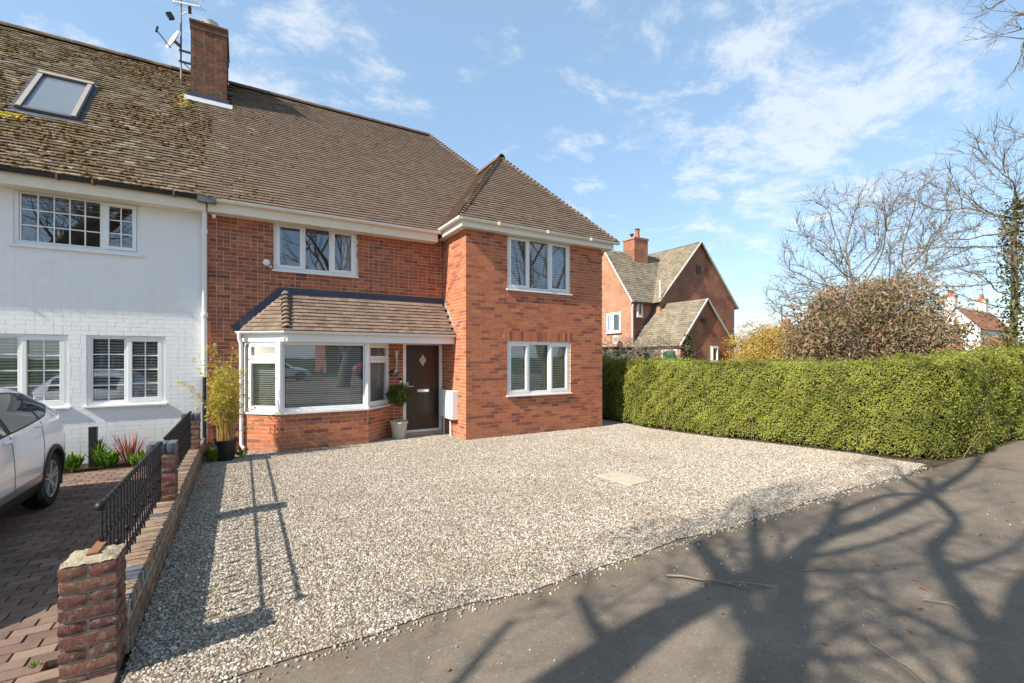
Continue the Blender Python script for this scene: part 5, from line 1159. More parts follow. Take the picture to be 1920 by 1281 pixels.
# stations: length, sill z, half width, belt z, belt half width, roof-edge z, roof-edge half width, roof z
ST = [(0.00, .30, .60, .58, .58, .63, .50, .66), (.10, .24, .76, .66, .70, .73, .60, .765), (.45, .22, .865, .79, .80, .86, .68, .90), (1.0, .22, .895, .90, .845, .965, .73, 1.00),
      (1.35, .22, .90, .935, .855, 1.06, .72, 1.10), (1.75, .22, .90, .96, .86, 1.27, .65, 1.32), (2.15, .22, .90, .985, .86, 1.375, .625, 1.435), (2.6, .22, .90, 1.01, .86, 1.40, .62, 1.465),
      (3.1, .22, .90, 1.05, .855, 1.385, .61, 1.45), (3.5, .23, .895, 1.10, .84, 1.345, .60, 1.41), (3.85, .25, .875, 1.09, .80, 1.25, .57, 1.30), (4.08, .28, .83, 1.02, .745, 1.10, .56, 1.13), (4.22, .32, .76, .92, .68, .96, .55, .98), (4.27, .40, .66, .80, .60, .86, .50, .88)]
def section(s):
    L, z0, w, zb, wb, ze_, we, zr = s; mid = (z0 + zb) / 2
    return [(0, L, z0), (w * .80, L, z0), (w * .955, L, z0 + .08), (w, L, z0 + .24), (w * 1.0, L, mid + .10), (wb + (w - wb) * .55, L, zb - .10), (wb, L, zb), (wb * .5 + we * .5 + .018, L, (zb + ze_) / 2), (we, L, ze_), (we * .80, L, zr - .018), (we * .45, L, zr), (0, L, zr + .006)]
GRID = np.array([section(s) for s in ST])
LT = np.array([s[0] for s in ST])
def surf(L, s):
    L = np.atleast_1d(L).astype(float); s = np.atleast_1d(s).astype(float); t = np.interp(L, LT, np.arange(len(LT))); rows = cr(GRID, t)
    return np.array([cr(rows[i], np.array([s[i]]))[0] for i in range(len(L))])
def patch(name, parent, material, Ls, lo, hi, off, ns=8, mirror=True):
    """panel lying on the body side between section parameters lo(L) and hi(L)"""
    for m in ((1, -1) if mirror else (1,)):
        V = []
        for L in Ls:
            a, b = lo(L), hi(L); sv = np.linspace(a, b, ns); p = surf(np.full(ns, L), sv); e = 1e-3
            tL = surf(np.full(ns, L + e), sv) - surf(np.full(ns, L - e), sv); ts = surf(np.full(ns, L), sv + e) - surf(np.full(ns, L), sv - e); n = np.cross(tL, ts); n /= np.maximum(np.linalg.norm(n, axis=1, keepdims=True), 1e-9)
            n *= np.sign(n[:, :1] + 1e-9); q = p + n * off; q[:, 0] *= m; V.append(q)
        k = len(Ls); V = np.vstack(V); F = [(i * ns + j, i * ns + j + 1, (i + 1) * ns + j + 1, (i + 1) * ns + j) for i in range(k - 1) for j in range(ns - 1)]
        MB().add(V, F).build(name, material, parent, smooth=True)
WHEELS = ((.84, .32), (3.44, .32))
def car_body_mesh(material):
    nl, ns = 90, 44; t = np.linspace(0, len(ST) - 1, nl); rows = cr(GRID, t); V = []; sv = np.linspace(0, 11, ns)
    for i in range(nl):
        p = cr(rows[i], sv); V.append(np.vstack([p, (p * np.array([-1, 1, 1]))[1:-1][::-1]]))
    k = 2 * ns - 2; V = np.vstack(V); F = [(i * k + j, i * k + (j + 1) % k, (i + 1) * k + (j + 1) % k, (i + 1) * k + j) for i in range(nl - 1) for j in range(k)]; F += [tuple(range(k))[::-1], tuple(range((nl - 1) * k, nl * k))]
    mb = MB().add(V, F); o = mb.build('tmp_body', material); cs = []
    for (L, zc_) in WHEELS:
        for m in (1, -1):
            c = MB().lathe([(.365, -.18), (.365, .22)], (m * .80, L, .325), 40, 'x').build('tmp_cut', material); cs.append(c); b = o.modifiers.new('b', 'BOOLEAN'); b.operation = 'DIFFERENCE'; b.object = c; b.solver = 'EXACT'
    bpy.context.view_layer.update(); dg = bpy.context.evaluated_depsgraph_get(); me = bpy.data.meshes.new_from_object(o.evaluated_get(dg)); me.name = 'car_body'
    for x in cs + [o]: bpy.data.objects.remove(x)
    me.shade_smooth()
    try: me.set_sharp_from_angle(angle=R(40))
    except Exception: pass
    return me
def make_car(label, paint, base, rotz, group=None):
    t = thing('parked_car', label, 'car', base, group, local=True); t.rotation_euler = (0, 0, rotz)
    body = link('body', BODY[paint], t)
    lo = lambda L: np.interp(L, [1.25, 1.6, 3.3, 3.66], [6.0, 6.0, 6.05, 6.75]); hi = lambda L: np.interp(L, [1.25, 1.8, 2.1, 3.1, 3.45, 3.66], [6.35, 7.75, 7.92, 7.92, 7.75, 7.05])
    patch('window_surround', t, M['car_black'], np.linspace(1.27, 3.66, 40), lo, hi, .004)
    for nm, a, b in (('window_pane', 1.42, 2.28), ('window_pane', 2.38, 3.08), ('window_pane', 3.13, 3.58)):
        patch(nm, t, M['car_glass'], np.linspace(a, b, 14), lambda L: lo(L) + .10, lambda L: hi(L) - .12, .007)
    patch('windscreen', t, M['car_glass'], np.linspace(1.22, 1.98, 10), lambda L: 8.35, lambda L: 11.0, .004)
    patch('rear_window', t, M['car_glass'], np.linspace(3.72, 4.10, 8), lambda L: 8.35, lambda L: 11.0, .004)
    patch('tail_light', t, M['tail_light'], np.linspace(3.98, 4.20, 8), lambda L: 5.15, lambda L: 6.1, .006)
    patch('headlight', t, M['silver'], np.linspace(.08, .40, 8), lambda L: 5.2, lambda L: 6.0, .006)
    patch('sill_cladding', t, M['car_black'], np.linspace(1.20, 3.09, 20), lambda L: 1.2, lambda L: 2.6, .012, 6)
    patch('sill_trim', t, M['silver'], np.linspace(1.24, 3.05, 20), lambda L: 2.62, lambda L: 2.98, .010, 4)
    patch('bumper', t, M['car_black'], np.linspace(3.86, 4.25, 10), lambda L: 1.2, lambda L: 3.0, .008, 6)
    MB().box(-.42, .42, -.035, .10, .50, .60).build('grille', M['car_black'], t, bev=.02); MB().box(-.50, .50, -.03, .14, .30, .40).build('air_intake', M['car_black'], t, bev=.02); MB().box(-.26, .26, -.045, -.03, .41, .49).build('number_plate', M['upvc'], t)
    for m in (1, -1):
        for L in (2.22, 3.02):
            p = surf([L], [5.45])[0]; MB().lathe([(.01, -.085), (.016, -.06), (.018, 0), (.016, .06), (.01, .085)], (m * (p[0] + .016), L, p[2] + .01), 10, 'y').build('door_handle', M['car_' + paint], t, smooth=True)
        for L in (1.32, 2.33): 
            pts = [surf([L], [s_])[0] + np.array([.001, 0, 0]) for s_ in np.linspace(2.9, 5.95, 14)]; MB().tube([(m * p[0], p[1], p[2]) for p in pts], .0028, 5).build('door_gap', M['car_black'], t)
        pts = []
        for s_ in np.linspace(5.95, 2.9, 18):
            p0 = surf([3.1], [s_])[0]; L = 3.12 if p0[2] > .72 else 3.12 - .10 * (.72 - p0[2]) / .4; p = surf([L], [s_])[0]; pts.append((m * (p[0] + .001), p[1], p[2]))
        MB().tube(pts, .0028, 5).build('door_gap', M['car_black'], t)
        mb = MB(); mb.lathe([(.02, -.1), (.06, -.07), (.07, 0), (.055, .06), (.02, .08)], (m * .99, 1.52, 1.0), 10, 'y'); mb.build('wing_mirror', M['car_' + paint], t, smooth=True)
        for (L, zc_) in WHEELS:
            mb = MB(); V = []; k = 36; w = .893
            for i in range(k + 1):
                a = R(-22) + R(224) * i / k; ca, sa = math.cos(a), math.sin(a)
                for rr, xo in ((.352, -.05), (.352, .022), (.40, .020), (.415, -.01)):
                    zz = .325 + rr * sa; yy = L + rr * ca; wl_ = surf([min(max(yy, .05), 4.2)], [np.interp(zz, [.3, .46, .66, .86], [2.2, 3.0, 4.0, 4.9])])[0][0]; V.append((m * (wl_ + xo), yy, zz))
            mb.add(V, [(i * 4 + j, i * 4 + j + 1, (i + 1) * 4 + j + 1, (i + 1) * 4 + j) for i in range(k) for j in range(3)]); mb.build('arch_trim', M['car_black'], t, smooth=True)
            x0 = m * .775
            wh = MB().lathe([(.215, -.10), (.30, -.105), (.322, -.08), (.325, 0), (.322, .08), (.30, .105), (.222, .10), (.215, -.10)], (x0, L, .325), 36, 'x', cap=False).build('wheel', M['tyre'], t, smooth='auto')
            MB().lathe([(.22, -.02), (.226, .085), (.215, .10), (.205, .09), (.20, .0)], (x0, L, .325), 36, 'x', cap=False).build('rim', M['alloy'], wh, smooth='auto') if m > 0 else MB().lathe([(.22, .02), (.226, -.085), (.215, -.10), (.205, -.09), (.20, .0)], (x0, L, .325), 36, 'x', cap=False).build('rim', M['alloy'], wh, smooth='auto')
            MB().lathe([(.01, -.01), (.205, -.01), (.205, .0), (.01, .0)], (x0 + m * .02, L, .325), 28, 'x').build('brake_disc', M['alloy_dark'], wh)
            mb = MB()
            for i in range(5):
                a = 2 * math.pi * i / 5 + .3
                for s_ in (-.19, .19):
                    p0 = (x0 + m * .075, L + .045 * math.cos(a + s_), .325 + .045 * math.sin(a + s_)); p1 = (x0 + m * .088, L + .208 * math.cos(a + s_ * .9), .325 + .208 * math.sin(a + s_ * .9)); mb.bar(p0, p1, .026, .026)
            mb.lathe([(.01, -.01), (.062, -.01), (.055, .012), (.01, .016)], (x0 + m * .075, L, .325), 18, 'x'); mb.build('spokes', M['alloy'], wh)
    return t
BODY = {'white': car_body_mesh(M['car_white'])}
BODY['red'] = BODY['white'].copy(); BODY['red'].materials.clear(); BODY['red'].materials.append(M['car_red'])
make_car('white hatchback car parked on the paved drive by the railing', 'white', (-2.83, 4.02, .036), 0)
make_car('red hatchback car parked across the road, seen in window reflections', 'red', (12.0, -19.0, 0), R(90))
make_car('white hatchback car parked across the road, seen in window reflections', 'white', (4.6, -19.5, 0), R(90))

# ------------------------------------------------------------------ trees
TE = math.tan(SUN_EL)
def lift(P, zfun):
    """limb points whose shadow runs through the ground points P"""
    out = []
    for x, y in P:
        z = zfun(x); s = z / TE; out.append((x - s * sx, y - s * sy, z))
    return out
zf1 = lambda x: 3.0 + (x + 3.6) * .47
limbs = [([(-3.4, .6), (-.5, 1.6), (1.57, 2.0), (1.97, 2.08), (2.41, 2.16), (2.92, 2.19), (3.29, 2.22), (3.7, 2.19), (4.18, 2.21), (4.94, 2.35), (5.99, 2.30), (7.78, 2.38), (9.94, 2.56), (11.5, 2.8)], .19, .05),
         ([(-3.4, .5), (0, .9), (1.9, 1.2), (2.53, 1.43), (2.69, 1.53), (2.82, 1.62)], .20, .15), ([(2.80, 1.60), (2.9, 1.76), (3.0, 1.9), (3.25, 2.11)], .085, .07), ([(2.78, 1.60), (3.04, 1.64), (3.49, 1.86), (4.08, 2.15)], .12, .10),
         ([(-3.4, .4), (0, .15), (2.2, .35), (3.68, .75), (4.01, .87)], .23, .16), ([(4.01, .87), (4.23, 1.01), (4.51, 1.16), (5.06, 1.44), (5.65, 1.69), (6.74, 1.83), (7.73, 2.32), (8.8, 2.7)], .10, .05), ([(4.01, .86), (4.7, .96), (5.5, 1.05), (7.5, 1.0), (10, .9)], .10, .05),
         ([(3.29, 2.22), (3.45, 2.4), (3.6, 2.62), (3.84, 2.95)], .10, .06), ([(3.7, 2.22), (4.35, 2.66), (5.0, 3.05), (5.3, 3.25)], .07, .03), ([(4.94, 2.33), (5.79, 2.6), (6.4, 2.85)], .08, .03), ([(5.5, 2.45), (5.95, 2.61), (7.16, 2.65), (7.78, 2.38)], .055, .04), ([(1.97, 2.1), (2.05, 2.4), (2.2, 2.72)], .06, .03),
         ([(7.78, 2.38), (8.6, 2.95), (9.4, 3.3)], .05, .02), ([(4.18, 2.21), (5.4, 2.0), (6.6, 1.95)], .05, .02), ([(.2, 1.78), (.9, 2.25), (1.6, 2.7)], .05, .02), ([(5.06, 1.44), (6.2, 1.3), (7.6, 1.35)], .05, .02)]
ts = thing('bare_tree', 'big bare street tree left of the viewpoint, casting the branch shadows', 'tree', (-7.6, .3, 0)); r = np.random.default_rng(111)
big = [([(-7.6, .3, 0), (-7.5, .25, .8), (-7.35, .2, 1.8), (-7.1, .12, 3.05)], [.48, .40, .36, .34])]; fine = []
PT = dict(wander=.14, up=.22, kids=2.2, ratio=(.5, .8), spread=(.45, 1.0), steps=5, taper=.35, min=.004, limit=lambda q: (q[1] + q[2] / TE * SUN_EPS) < 3.6 + max(0, (q[0] + q[2] / TE - 5) * .06) and q[0] + q[2] / TE > .9)
for P_, ra_, rb_ in limbs:
    pts = lift(P_, zf1); k = len(pts); dense = cr(np.array(pts), np.linspace(0, k - 1, k * 4)); big.append((dense, np.linspace(ra_, rb_, len(dense))))
    L = sum(np.linalg.norm(np.subtract(a, b)) for a, b in zip(pts, pts[1:]))
    for i in range(int(3 + L * 1.5)):
        f = r.uniform(.25, 1); b = dense[int(f * (len(dense) - 1))]; out = []; grow(out, b, np.array([r.normal(0, .7), r.normal(0, .8), r.uniform(.1, 1)]), r.uniform(.7, 1.7), rb_ * .36 * r.uniform(.5, 1), 3, r, PT); fine += [(a, c) for _, a, c in out]
tubes('trunk', big, M['bark'], ts, 10); tubes('crown', fine, M['twig'], ts, 4)

def bare_tree(label, base, H, trunk_r, seed, stems=1, depth=5, fork=.25, spread=(.3, .75), lean=0, kids=1.7, wander=.10, up=.35, mt='bark', ratio=(.62, .86), group='bare trees in the distance', name='bare_tree', lmul=1.0, split=2, minr=.006, sc=.30, limit=None):
    t = thing(name, label, 'tree', base, group); r = np.random.default_rng(seed); out = []; P = dict(wander=wander, up=up, kids=kids, ratio=ratio, spread=spread, steps=6, taper=.55, min=minr, limit=limit)
    for s_ in range(stems):
        a = 2 * math.pi * (s_ + r.uniform(-.3, .3)) / max(stems, 1); d = np.array([math.cos(a) * sc * (stems > 1) + lean, math.sin(a) * sc * (stems > 1), 1.0]); grow(out, np.array(base, float) + np.array([math.cos(a), math.sin(a), 0]) * trunk_r * .6 * (stems > 1), d, H * fork * r.uniform(.9, 1.1) * lmul, trunk_r, depth, r, P)
    tree_parts(t, out, mt, split=split); return t, out
def colony(base, trunk, crown, n, seed, step=.35, kill=.55, reach=3.0, r_tip=.012, expo=2.35, twigs=2):
    """branch skeleton grown towards points scattered in the crown: trunk = list of points, crown = [(centre, radii)]"""
    r = np.random.default_rng(seed); A = []
    for c, rad in crown:
        v = rdir(r, n); A.append(np.array(c) + v * (r.random(n) ** .38)[:, None] * np.array(rad))
    A = np.vstack(A); N = [np.array(p, float) for p in trunk]; par = [i - 1 for i in range(len(N))]; first = len(N)
    d = np.full(len(A), 1e9); near = np.zeros(len(A), int)
    def upd(idx):
        nonlocal d, near
        for i in idx:
            q = np.linalg.norm(A - N[i], axis=1); m = q < d; d[m] = q[m]; near[m] = i
    upd(range(max(0, len(N) - 11), len(N)))
    for it in range(120):
        alive = d > kill
        if not alive.any(): break
        act = alive & (d < reach)
        if not act.any(): act = alive
        dirs = {}
        for a in np.nonzero(act)[0]:
            v = A[a] - N[near[a]]; dirs.setdefault(near[a], []).append(v / np.linalg.norm(v))
        new = []
        for i, vs_ in dirs.items():
            v = np.mean(vs_, axis=0) + r.normal(0, .16, 3); l = np.linalg.norm(v)
            if l < 1e-3: continue
            N.append(N[i] + v / l * step * r.uniform(.8, 1.2)); par.append(int(i)); new.append(len(N) - 1)
        upd(new)
        A_keep = d > kill; A = A[A_keep]; d = d[A_keep]; near = near[A_keep]
        if len(A) == 0: break
    k = len(N); kids = [[] for _ in range(k)]
    for i in range(1, k): kids[par[i]].append(i)
    rad = np.zeros(k)
    for i in range(k - 1, -1, -1): rad[i] = (sum(rad[c] ** expo for c in kids[i])) ** (1 / expo) if kids[i] else r_tip
    polys = []; stack = [(0, [0])]
    while stack:
        i, pth = stack.pop()
        while kids[i]:
            ks = sorted(kids[i], key=lambda c: -rad[c])
            for c in ks[1:]: stack.append((c, [i, c]))
            i = ks[0]; pth.append(i)
        P_ = np.array([N[j] for j in pth]); R_ = np.array([rad[j] for j in pth]); R_[0] = min(R_[0], R_[1] * 1.1) if len(R_) > 1 else R_[0]
        if len(P_) > 3: P_[1:-1] = .5 * P_[1:-1] + .25 * (P_[:-2] + P_[2:])
        polys.append((P_, R_))
    tw = []
    for i in range(first, k):
        if rad[i] < r_tip * 2.6:
            for _ in range(twigs):
                v = (N[i] - N[par[i]]); v = v / np.linalg.norm(v) + rdir(r, 1)[0] * .8 + np.array([0, 0, .25]); m = N[i] + v * step * r.uniform(.5, 1.1); tw.append((np.array([N[i], m, m + (v + rdir(r, 1)[0] * .5) * step * .6]), np.array([r_tip * .8, r_tip * .6, r_tip * .4])))
    return polys, tw, N, rad
def colony_tree(label, base, trunk, crown, n, seed, group='bare trees in the distance', mt='bark', **k):
    t = thing('bare_tree', label, 'tree', base, group); polys, tw, N, rad = colony(base, trunk, crown, n, seed, **k); big = [p for p in polys if p[1][0] > .06]; fine = [p for p in polys if p[1][0] <= .06]
    tubes('trunk', big, M[mt], t, 7); tubes('crown', fine + tw, M[mt], t, 4); return t, polys
bx_, by_ = 34.9, 13.4
colony_tree('rounded bare tree standing behind the bronze shrub', (bx_, by_, 0), [(bx_, by_, .8 * i) for i in range(5)], [((bx_ - 1.2, by_ + .8, 8.7), (4.4, 4.4, 4.6)), ((bx_ - 2.8, by_ + 2.4, 5.8), (3.0, 3.0, 2.4)), ((bx_ + 1.0, by_ - 1.0, 9.6), (3.2, 3.2, 4.0))], 430, 501, step=.38, kill=.6, r_tip=.013, expo=2.12, twigs=4)
tbx, tby = 31.7, 6.55
tb, tpol = colony_tree('tall bare tree with ivy-covered trunk at the right edge', (tbx, tby, 0), [(tbx + .08 * math.sin(i * .9), tby, .6 * i) for i in range(16)], [((tbx - .4, tby + .6, 9.4), (3.6, 3.6, 3.6)), ((tbx - 1.9, tby + 1.9, 6.0), (2.8, 2.8, 2.2)), ((tbx + 1.5, tby - 1, 8.2), (3.2, 3.2, 3.6))], 420, 503, step=.36, kill=.6, r_tip=.011, expo=2.12, twigs=4)
r = np.random.default_rng(121); C = []; Nn = []
for pts, rad in tpol:
    if rad[0] > .12:
        for a, b in zip(pts, pts[1:]):
            if a[2] > 9 or np.hypot(a[0] - tbx, a[1] - tby) > .7: continue
            m = 130; f = r.random(m); v = rdir(r, m); c = a + (b - a) * f[:, None] + v * (.12 + r.uniform(.05, .55, m))[:, None] * np.array([1, 1, .6]); C.append(c); Nn.append(v)
C = np.vstack(C); Nn = np.vstack(Nn); o = leaves_mesh('ivy', C, rdir(r, len(C)) + np.array([0, 0, -.5]), Nn, r.uniform(.10, .20, len(C)), r.uniform(.09, .16, len(C)), M['ivy_leaf'], tb, 122); o['kind'] = 'stuff'
bare_tree('bare tree at the far right, its branches reaching into the top corner', (20.5, -1.6, 0), 14, .36, 233, stems=1, depth=5, fork=.36, spread=(.4, .95), lean=.1, kids=2.0, up=.15, group='bare street trees near the viewpoint', limit=lambda q: (q[0] * FY - q[1] * FX) / max(q[0] * FX + q[1] * FY, .1) > 1.16)
def reach_branch():
    """low bough of that tree which hangs into the upper right of the view"""
    t = [o for o in bpy.data.objects if o.get('label', '').startswith('bare tree at the far right')][0]; r = np.random.default_rng(5); out = []
    P = dict(wander=.13, up=-.02, kids=2.6, ratio=(.5, .8), spread=(.4, .95), steps=6, taper=.45, min=.0045)
    grow(out, np.array([13.6, 2.45, 8.5]), np.array([-.92, .28, -.05]), .75, .03, 3, r, P); grow(out, np.array([13.6, 2.45, 8.5]), np.array([-.8, .3, -.45]), .8, .025, 3, r, P); grow(out, np.array([13.7, 2.5, 9.1]), np.array([-.9, .2, .1]), .8, .025, 3, r, P)
    out.append((5, np.array([(20.4, -1.5, 5.6), (17.4, .3, 7.4), (15.2, 1.6, 8.3), (13.6, 2.45, 8.5)]), np.array([.13, .09, .055, .03]))); out.append((5, np.array([(15.2, 1.6, 8.3), (14.4, 2.1, 8.9), (13.7, 2.5, 9.1)]), np.array([.045, .035, .025])))
    tubes('bough', [(a, b) for _, a, b in out], M['bark'], t, 5)
reach_branch()
bare_tree('thick bare street tree behind the viewpoint, mirrored in the white house window', (-6.4, -7.5, 0), 15, .55, 241, stems=1, depth=5, fork=.34, spread=(.35, .9), kids=2.0, up=.2, group='bare street trees near the viewpoint', minr=.01)
bare_tree('bare street tree behind the viewpoint, mirrored in the middle upstairs window', (5.2, -9.5, 0), 15, .42, 247, stems=1, depth=5, fork=.34, spread=(.35, .9), kids=2.0, up=.2, group='bare street trees near the viewpoint', minr=.01)
bare_tree('bare street tree behind the viewpoint, mirrored in the wing upstairs window', (17, -5.5, 0), 15, .42, 251, stems=2, depth=5, fork=.36, spread=(.35, .9), kids=2.0, up=.2, group='bare street trees near the viewpoint', minr=.01)

# ------------------------------------------------------------------ shrubs beyond the hedge
def dome_shrub(name, label, cat, base, rx, ry, h, n, mleaf, seed, lsize, stems=9, droop=-.3, hole=None, bark='bark_pale', twigs=None, zmin=.2):
    t = thing(name, label, cat, base); r = np.random.default_rng(seed); q = []; tips = []
    for i in range(stems):
        a = r.uniform(0, 2 * math.pi); out = []; grow(out, np.array(base, float) + np.array([math.cos(a) * rx * .12, math.sin(a) * ry * .12, 0]), np.array([math.cos(a) * r.uniform(.2, .9) * rx / h, math.sin(a) * r.uniform(.2, .9) * ry / h, 1]), h * .42, .05, 4, r, dict(wander=.16, up=.1, kids=2.0, ratio=(.55, .85), spread=(.3, .9), steps=5, taper=.55, min=.006))
        for dp, p, rad in out:
            inside = ((p[:, 0] - base[0]) / rx) ** 2 + ((p[:, 1] - base[1]) / ry) ** 2 + (np.maximum(p[:, 2] - h * .35, 0) / (h * .66)) ** 2 < 1.08
            if inside.all(): q.append((p, rad))
    tubes('branches', q, M[bark], t, 5)
    v = rdir(r, n * 2); v = v[v[:, 2] > -.45][:n]; n = len(v); rad = r.random(n) ** .33; lump = 1 + .10 * np.sin(v[:, 0] * 6 + seed) + .09 * np.sin(v[:, 1] * 7 + v[:, 2] * 5) + .07 * np.sin(v[:, 2] * 11 + v[:, 0] * 9)
    C = np.array(base) + np.array([0, 0, h * .36]) + v * (rad * lump)[:, None] * np.array([rx, ry, h * .62]); C += r.normal(0, .05, C.shape)
    # gather into clumps
    cl = C[r.integers(0, n, max(60, n // 26))]; j = r.integers(0, len(cl), n); C = np.where((r.random(n) < .72)[:, None], cl[j] + r.normal(0, .13, (n, 3)) * np.array([1, 1, .8]), C)
    keep = C[:, 2] > zmin
    if hole is not None: keep &= hole(C)
    C = C[keep]; n = len(C); D = rdir(r, n) + np.array([0, 0, droop]); o = leaves_mesh('foliage', C, D, rdir(r, n) + np.array([0, 0, .6]), lsize * r.uniform(.7, 1.3, n), lsize * .45 * r.uniform(.7, 1.2, n), M[mleaf], t, seed + 1); o['kind'] = 'stuff'
    return t
dome_shrub('evergreen_shrub', 'large domed shrub with bronze and olive leaves behind the hedge', 'shrub', (16.95, 6.45, 0), 2.55, 2.4, 4.45, 36000, 'shrub_leaf', 301, .125, stems=16, hole=lambda C: ((C[:, 0] - 16.95) * FY - (C[:, 1] - 6.45) * FX < 1.05) | (np.random.default_rng(4).random(len(C)) < .22))
dome_shrub('golden_shrub', 'rounded golden yellow bush behind the hedge', 'shrub', (22.1, 12.8, 0), 2.0, 1.8, 3.45, 42000, 'gold_leaf', 305, .095, stems=8, droop=.4, bark='cane')
dome_shrub('twiggy_shrub', 'grey-brown twiggy shrub left of the bronze shrub', 'shrub', (21.0, 10.1, 0), 1.1, 1.0, 3.6, 4500, 'shrub_leaf', 309, .07, stems=14)
dome_shrub('twiggy_shrub', 'small grey shrub at the neighbour house right corner', 'shrub', (25.2, 14.2, 0), .8, .8, 3.6, 900, 'ivy_leaf', 311, .07, stems=14)
dome_shrub('beech_hedge_bush', 'orange-brown beech hedge in front of the far white house', 'shrub', (63, 14.0, 0), 2.3, 1.6, 3.7, 12000, 'beech_leaf', 315, .24, stems=4, droop=.2)
dome_shrub('green_bush', 'dark green bush at the foot of the ivy tree', 'shrub', (28.2, 5.4, 0), 1.7, 1.5, 2.7, 7000, 'ivy_leaf', 318, .14, stems=6)

# ------------------------------------------------------------------ neighbour house
nh = thing('neighbour_house', 'brick neighbour house with steep gables and garage beyond the hedge', 'house', (20.5, 17.5, 0))
def quad_wall(name, pts, m, parent=nh): return MB().poly(pts).build(name, M[m], parent)
gx0, gx1, ax, ge, ga, GY = 19.25, 25.75, 22.5, 4.92, 8.33, 17.0
quad_wall('wall', [(gx0, GY, 0), (gx1, GY, 0), (gx1, GY, ge), (ax, GY, ga), (gx0, GY, ge)], 'far_brick_x'); quad_wall('wall', [(gx1, GY, 0), (gx1, 25, 0), (gx1, 25, ge), (gx1, GY, ge)], 'far_brick_y'); quad_wall('wall', [(gx0, GY, 0), (gx0, 25, 0), (gx0, 25, ge), (gx0, GY, ge)], 'far_brick_y')
cx0, cy0, ce, cr_y, cr_z = 17.65, 17.5, 4.95, 19.55, 7.9
quad_wall('wall', [(cx0, cy0, 0), (gx0 + .3, cy0, 0), (gx0 + .3, cy0, ce), (cx0, cy0, ce)], 'far_brick_x'); quad_wall('wall', [(cx0, cy0, 0), (cx0, 21.6, 0), (cx0, 21.6, ce), (cx0, cr_y, cr_z), (cx0, cy0, ce)], 'far_brick_y')
bx0, bx1, bax, be, ba, BY = 17.8, 21.75, 19.66, 2.5, 4.64, 14.5
quad_wall('wall', [(bx0, BY, 0), (bx1, BY, 0), (bx1, BY, be), (bax, BY, ba), (bx0, BY, be)], 'far_brick_x'); quad_wall('wall', [(bx0, BY, 0), (bx0, cy0 - .01, 0), (bx0, cy0 - .01, be), (bx0, BY, be)], 'far_brick_y'); quad_wall('wall', [(bx1, BY, 0), (bx1, GY - .01, 0), (bx1, GY - .01, be), (bx1, BY, be)], 'far_brick_y')
TN = Pieces()
def slope(P0, P1, Q0, seed, clip=None, parent=None, m='neighbour_roof', tw=.2, gauge=.14):
    """tiled rectangle: eaves P0->P1 (left to right seen from outside), ridge point above P0 = Q0"""
    P0, P1, Q0 = (np.array(v, float) for v in (P0, P1, Q0)); u = P1 - P0; W = float(np.linalg.norm(u)); u /= W; s = Q0 - P0; s = s - u * s.dot(u); L = float(np.linalg.norm(s)); s /= L
    rf = MB().poly([P0, P1, P1 + s * L, P0 + s * L]).build('roof', M['neighbour_roof'] if m == 'neighbour_roof' else M[m], parent or nh)
    tile_plane(P0, u, s, W, L, lambda x, v: 0 < x < W and v < L and (clip is None or clip(P0 + u * x + s * v)), m, rf, TN, seed=seed, tw=tw, gauge=gauge, lift=.025, over=.05)
sm = (ga - ge) / (ax - gx0)
slope((gx0 - .2, 25, ge - .2 * sm), (gx0 - .2, GY - .12, ge - .2 * sm), (ax, 25, ga), 401); slope((gx1 + .2, GY - .12, ge - .2 * sm), (gx1 + .2, 25, ge - .2 * sm), (ax, GY - .12, ga), 402)
s2_ = (cr_z - ce) / (cr_y - cy0); slope((cx0 - .12, cy0 - .2, ce - .2 * s2_), (22, cy0 - .2, ce - .2 * s2_), (cx0 - .12, cr_y, cr_z), 403, clip=lambda p: p[2] > ge + (p[0] - gx0) * sm - .05); slope((22, 21.8, ce - .2 * s2_), (cx0 - .12, 21.8, ce - .2 * s2_), (22, cr_y, cr_z), 404)
s3_ = (ba - be) / (bax - bx0); slope((bx0 - .15, cy0 - .02, be - .15 * s3_), (bx0 - .15, BY - .1, be - .15 * s3_), (bax, cy0 - .02, ba), 405); slope((bx1 + .15, BY - .1, be - .15 * s3_), (bx1 + .15, GY - .02, be - .15 * s3_), (bax, BY - .1, ba), 406)
TN.flush('roof_tile', 'tiling', nh, 0)
for P_, Q_ in (((gx0 - .2, GY - .14, ge - .2 * sm + .04), (ax, GY - .14, ga + .04)), ((gx1 + .2, GY - .14, ge - .2 * sm + .04), (ax, GY - .14, ga + .04)), ((bx0 - .15, BY - .12, be - .15 * s3_ + .03), (bax, BY - .12, ba + .03)), ((bx1 + .15, BY - .12, be - .15 * s3_ + .03), (bax, BY - .12, ba + .03)), ((cx0 - .14, cy0 - .2, ce - .2 * s2_ + .03), (cx0 - .14, cr_y, cr_z + .03))): MB().bar(P_, Q_, .06, .07).build('verge', M['dish'], nh)
MB().box(19.5, 20.6, 19.1, 20.0, 6.8, 8.75).build('chimney', M['far_brick_x'], nh); ch2 = [o for o in nh.children if o.name.startswith('chimney')][0]
MB().box(19.46, 20.64, 19.06, 20.04, 8.66, 8.78).build('corbel', M['far_brick_x'], ch2); MB().lathe([(.14, 0), (.12, .5), (.15, .55), (.1, .55)], (20.15, 19.5, 8.78), 14).build('chimney_pot', M['terracotta'], ch2, smooth='auto'); MB().lathe([(.06, 0), (.06, .18), (.13, .2), (.12, .26)], (19.7, 19.5, 8.78), 10).build('flue_cowl', M['gutter_black'], ch2); MB().lathe([(.1, 0), (.16, .05), (.05, .1)], (20.15, 19.5, 9.33), 12).build('flue_cowl', M['gutter_black'], ch2)
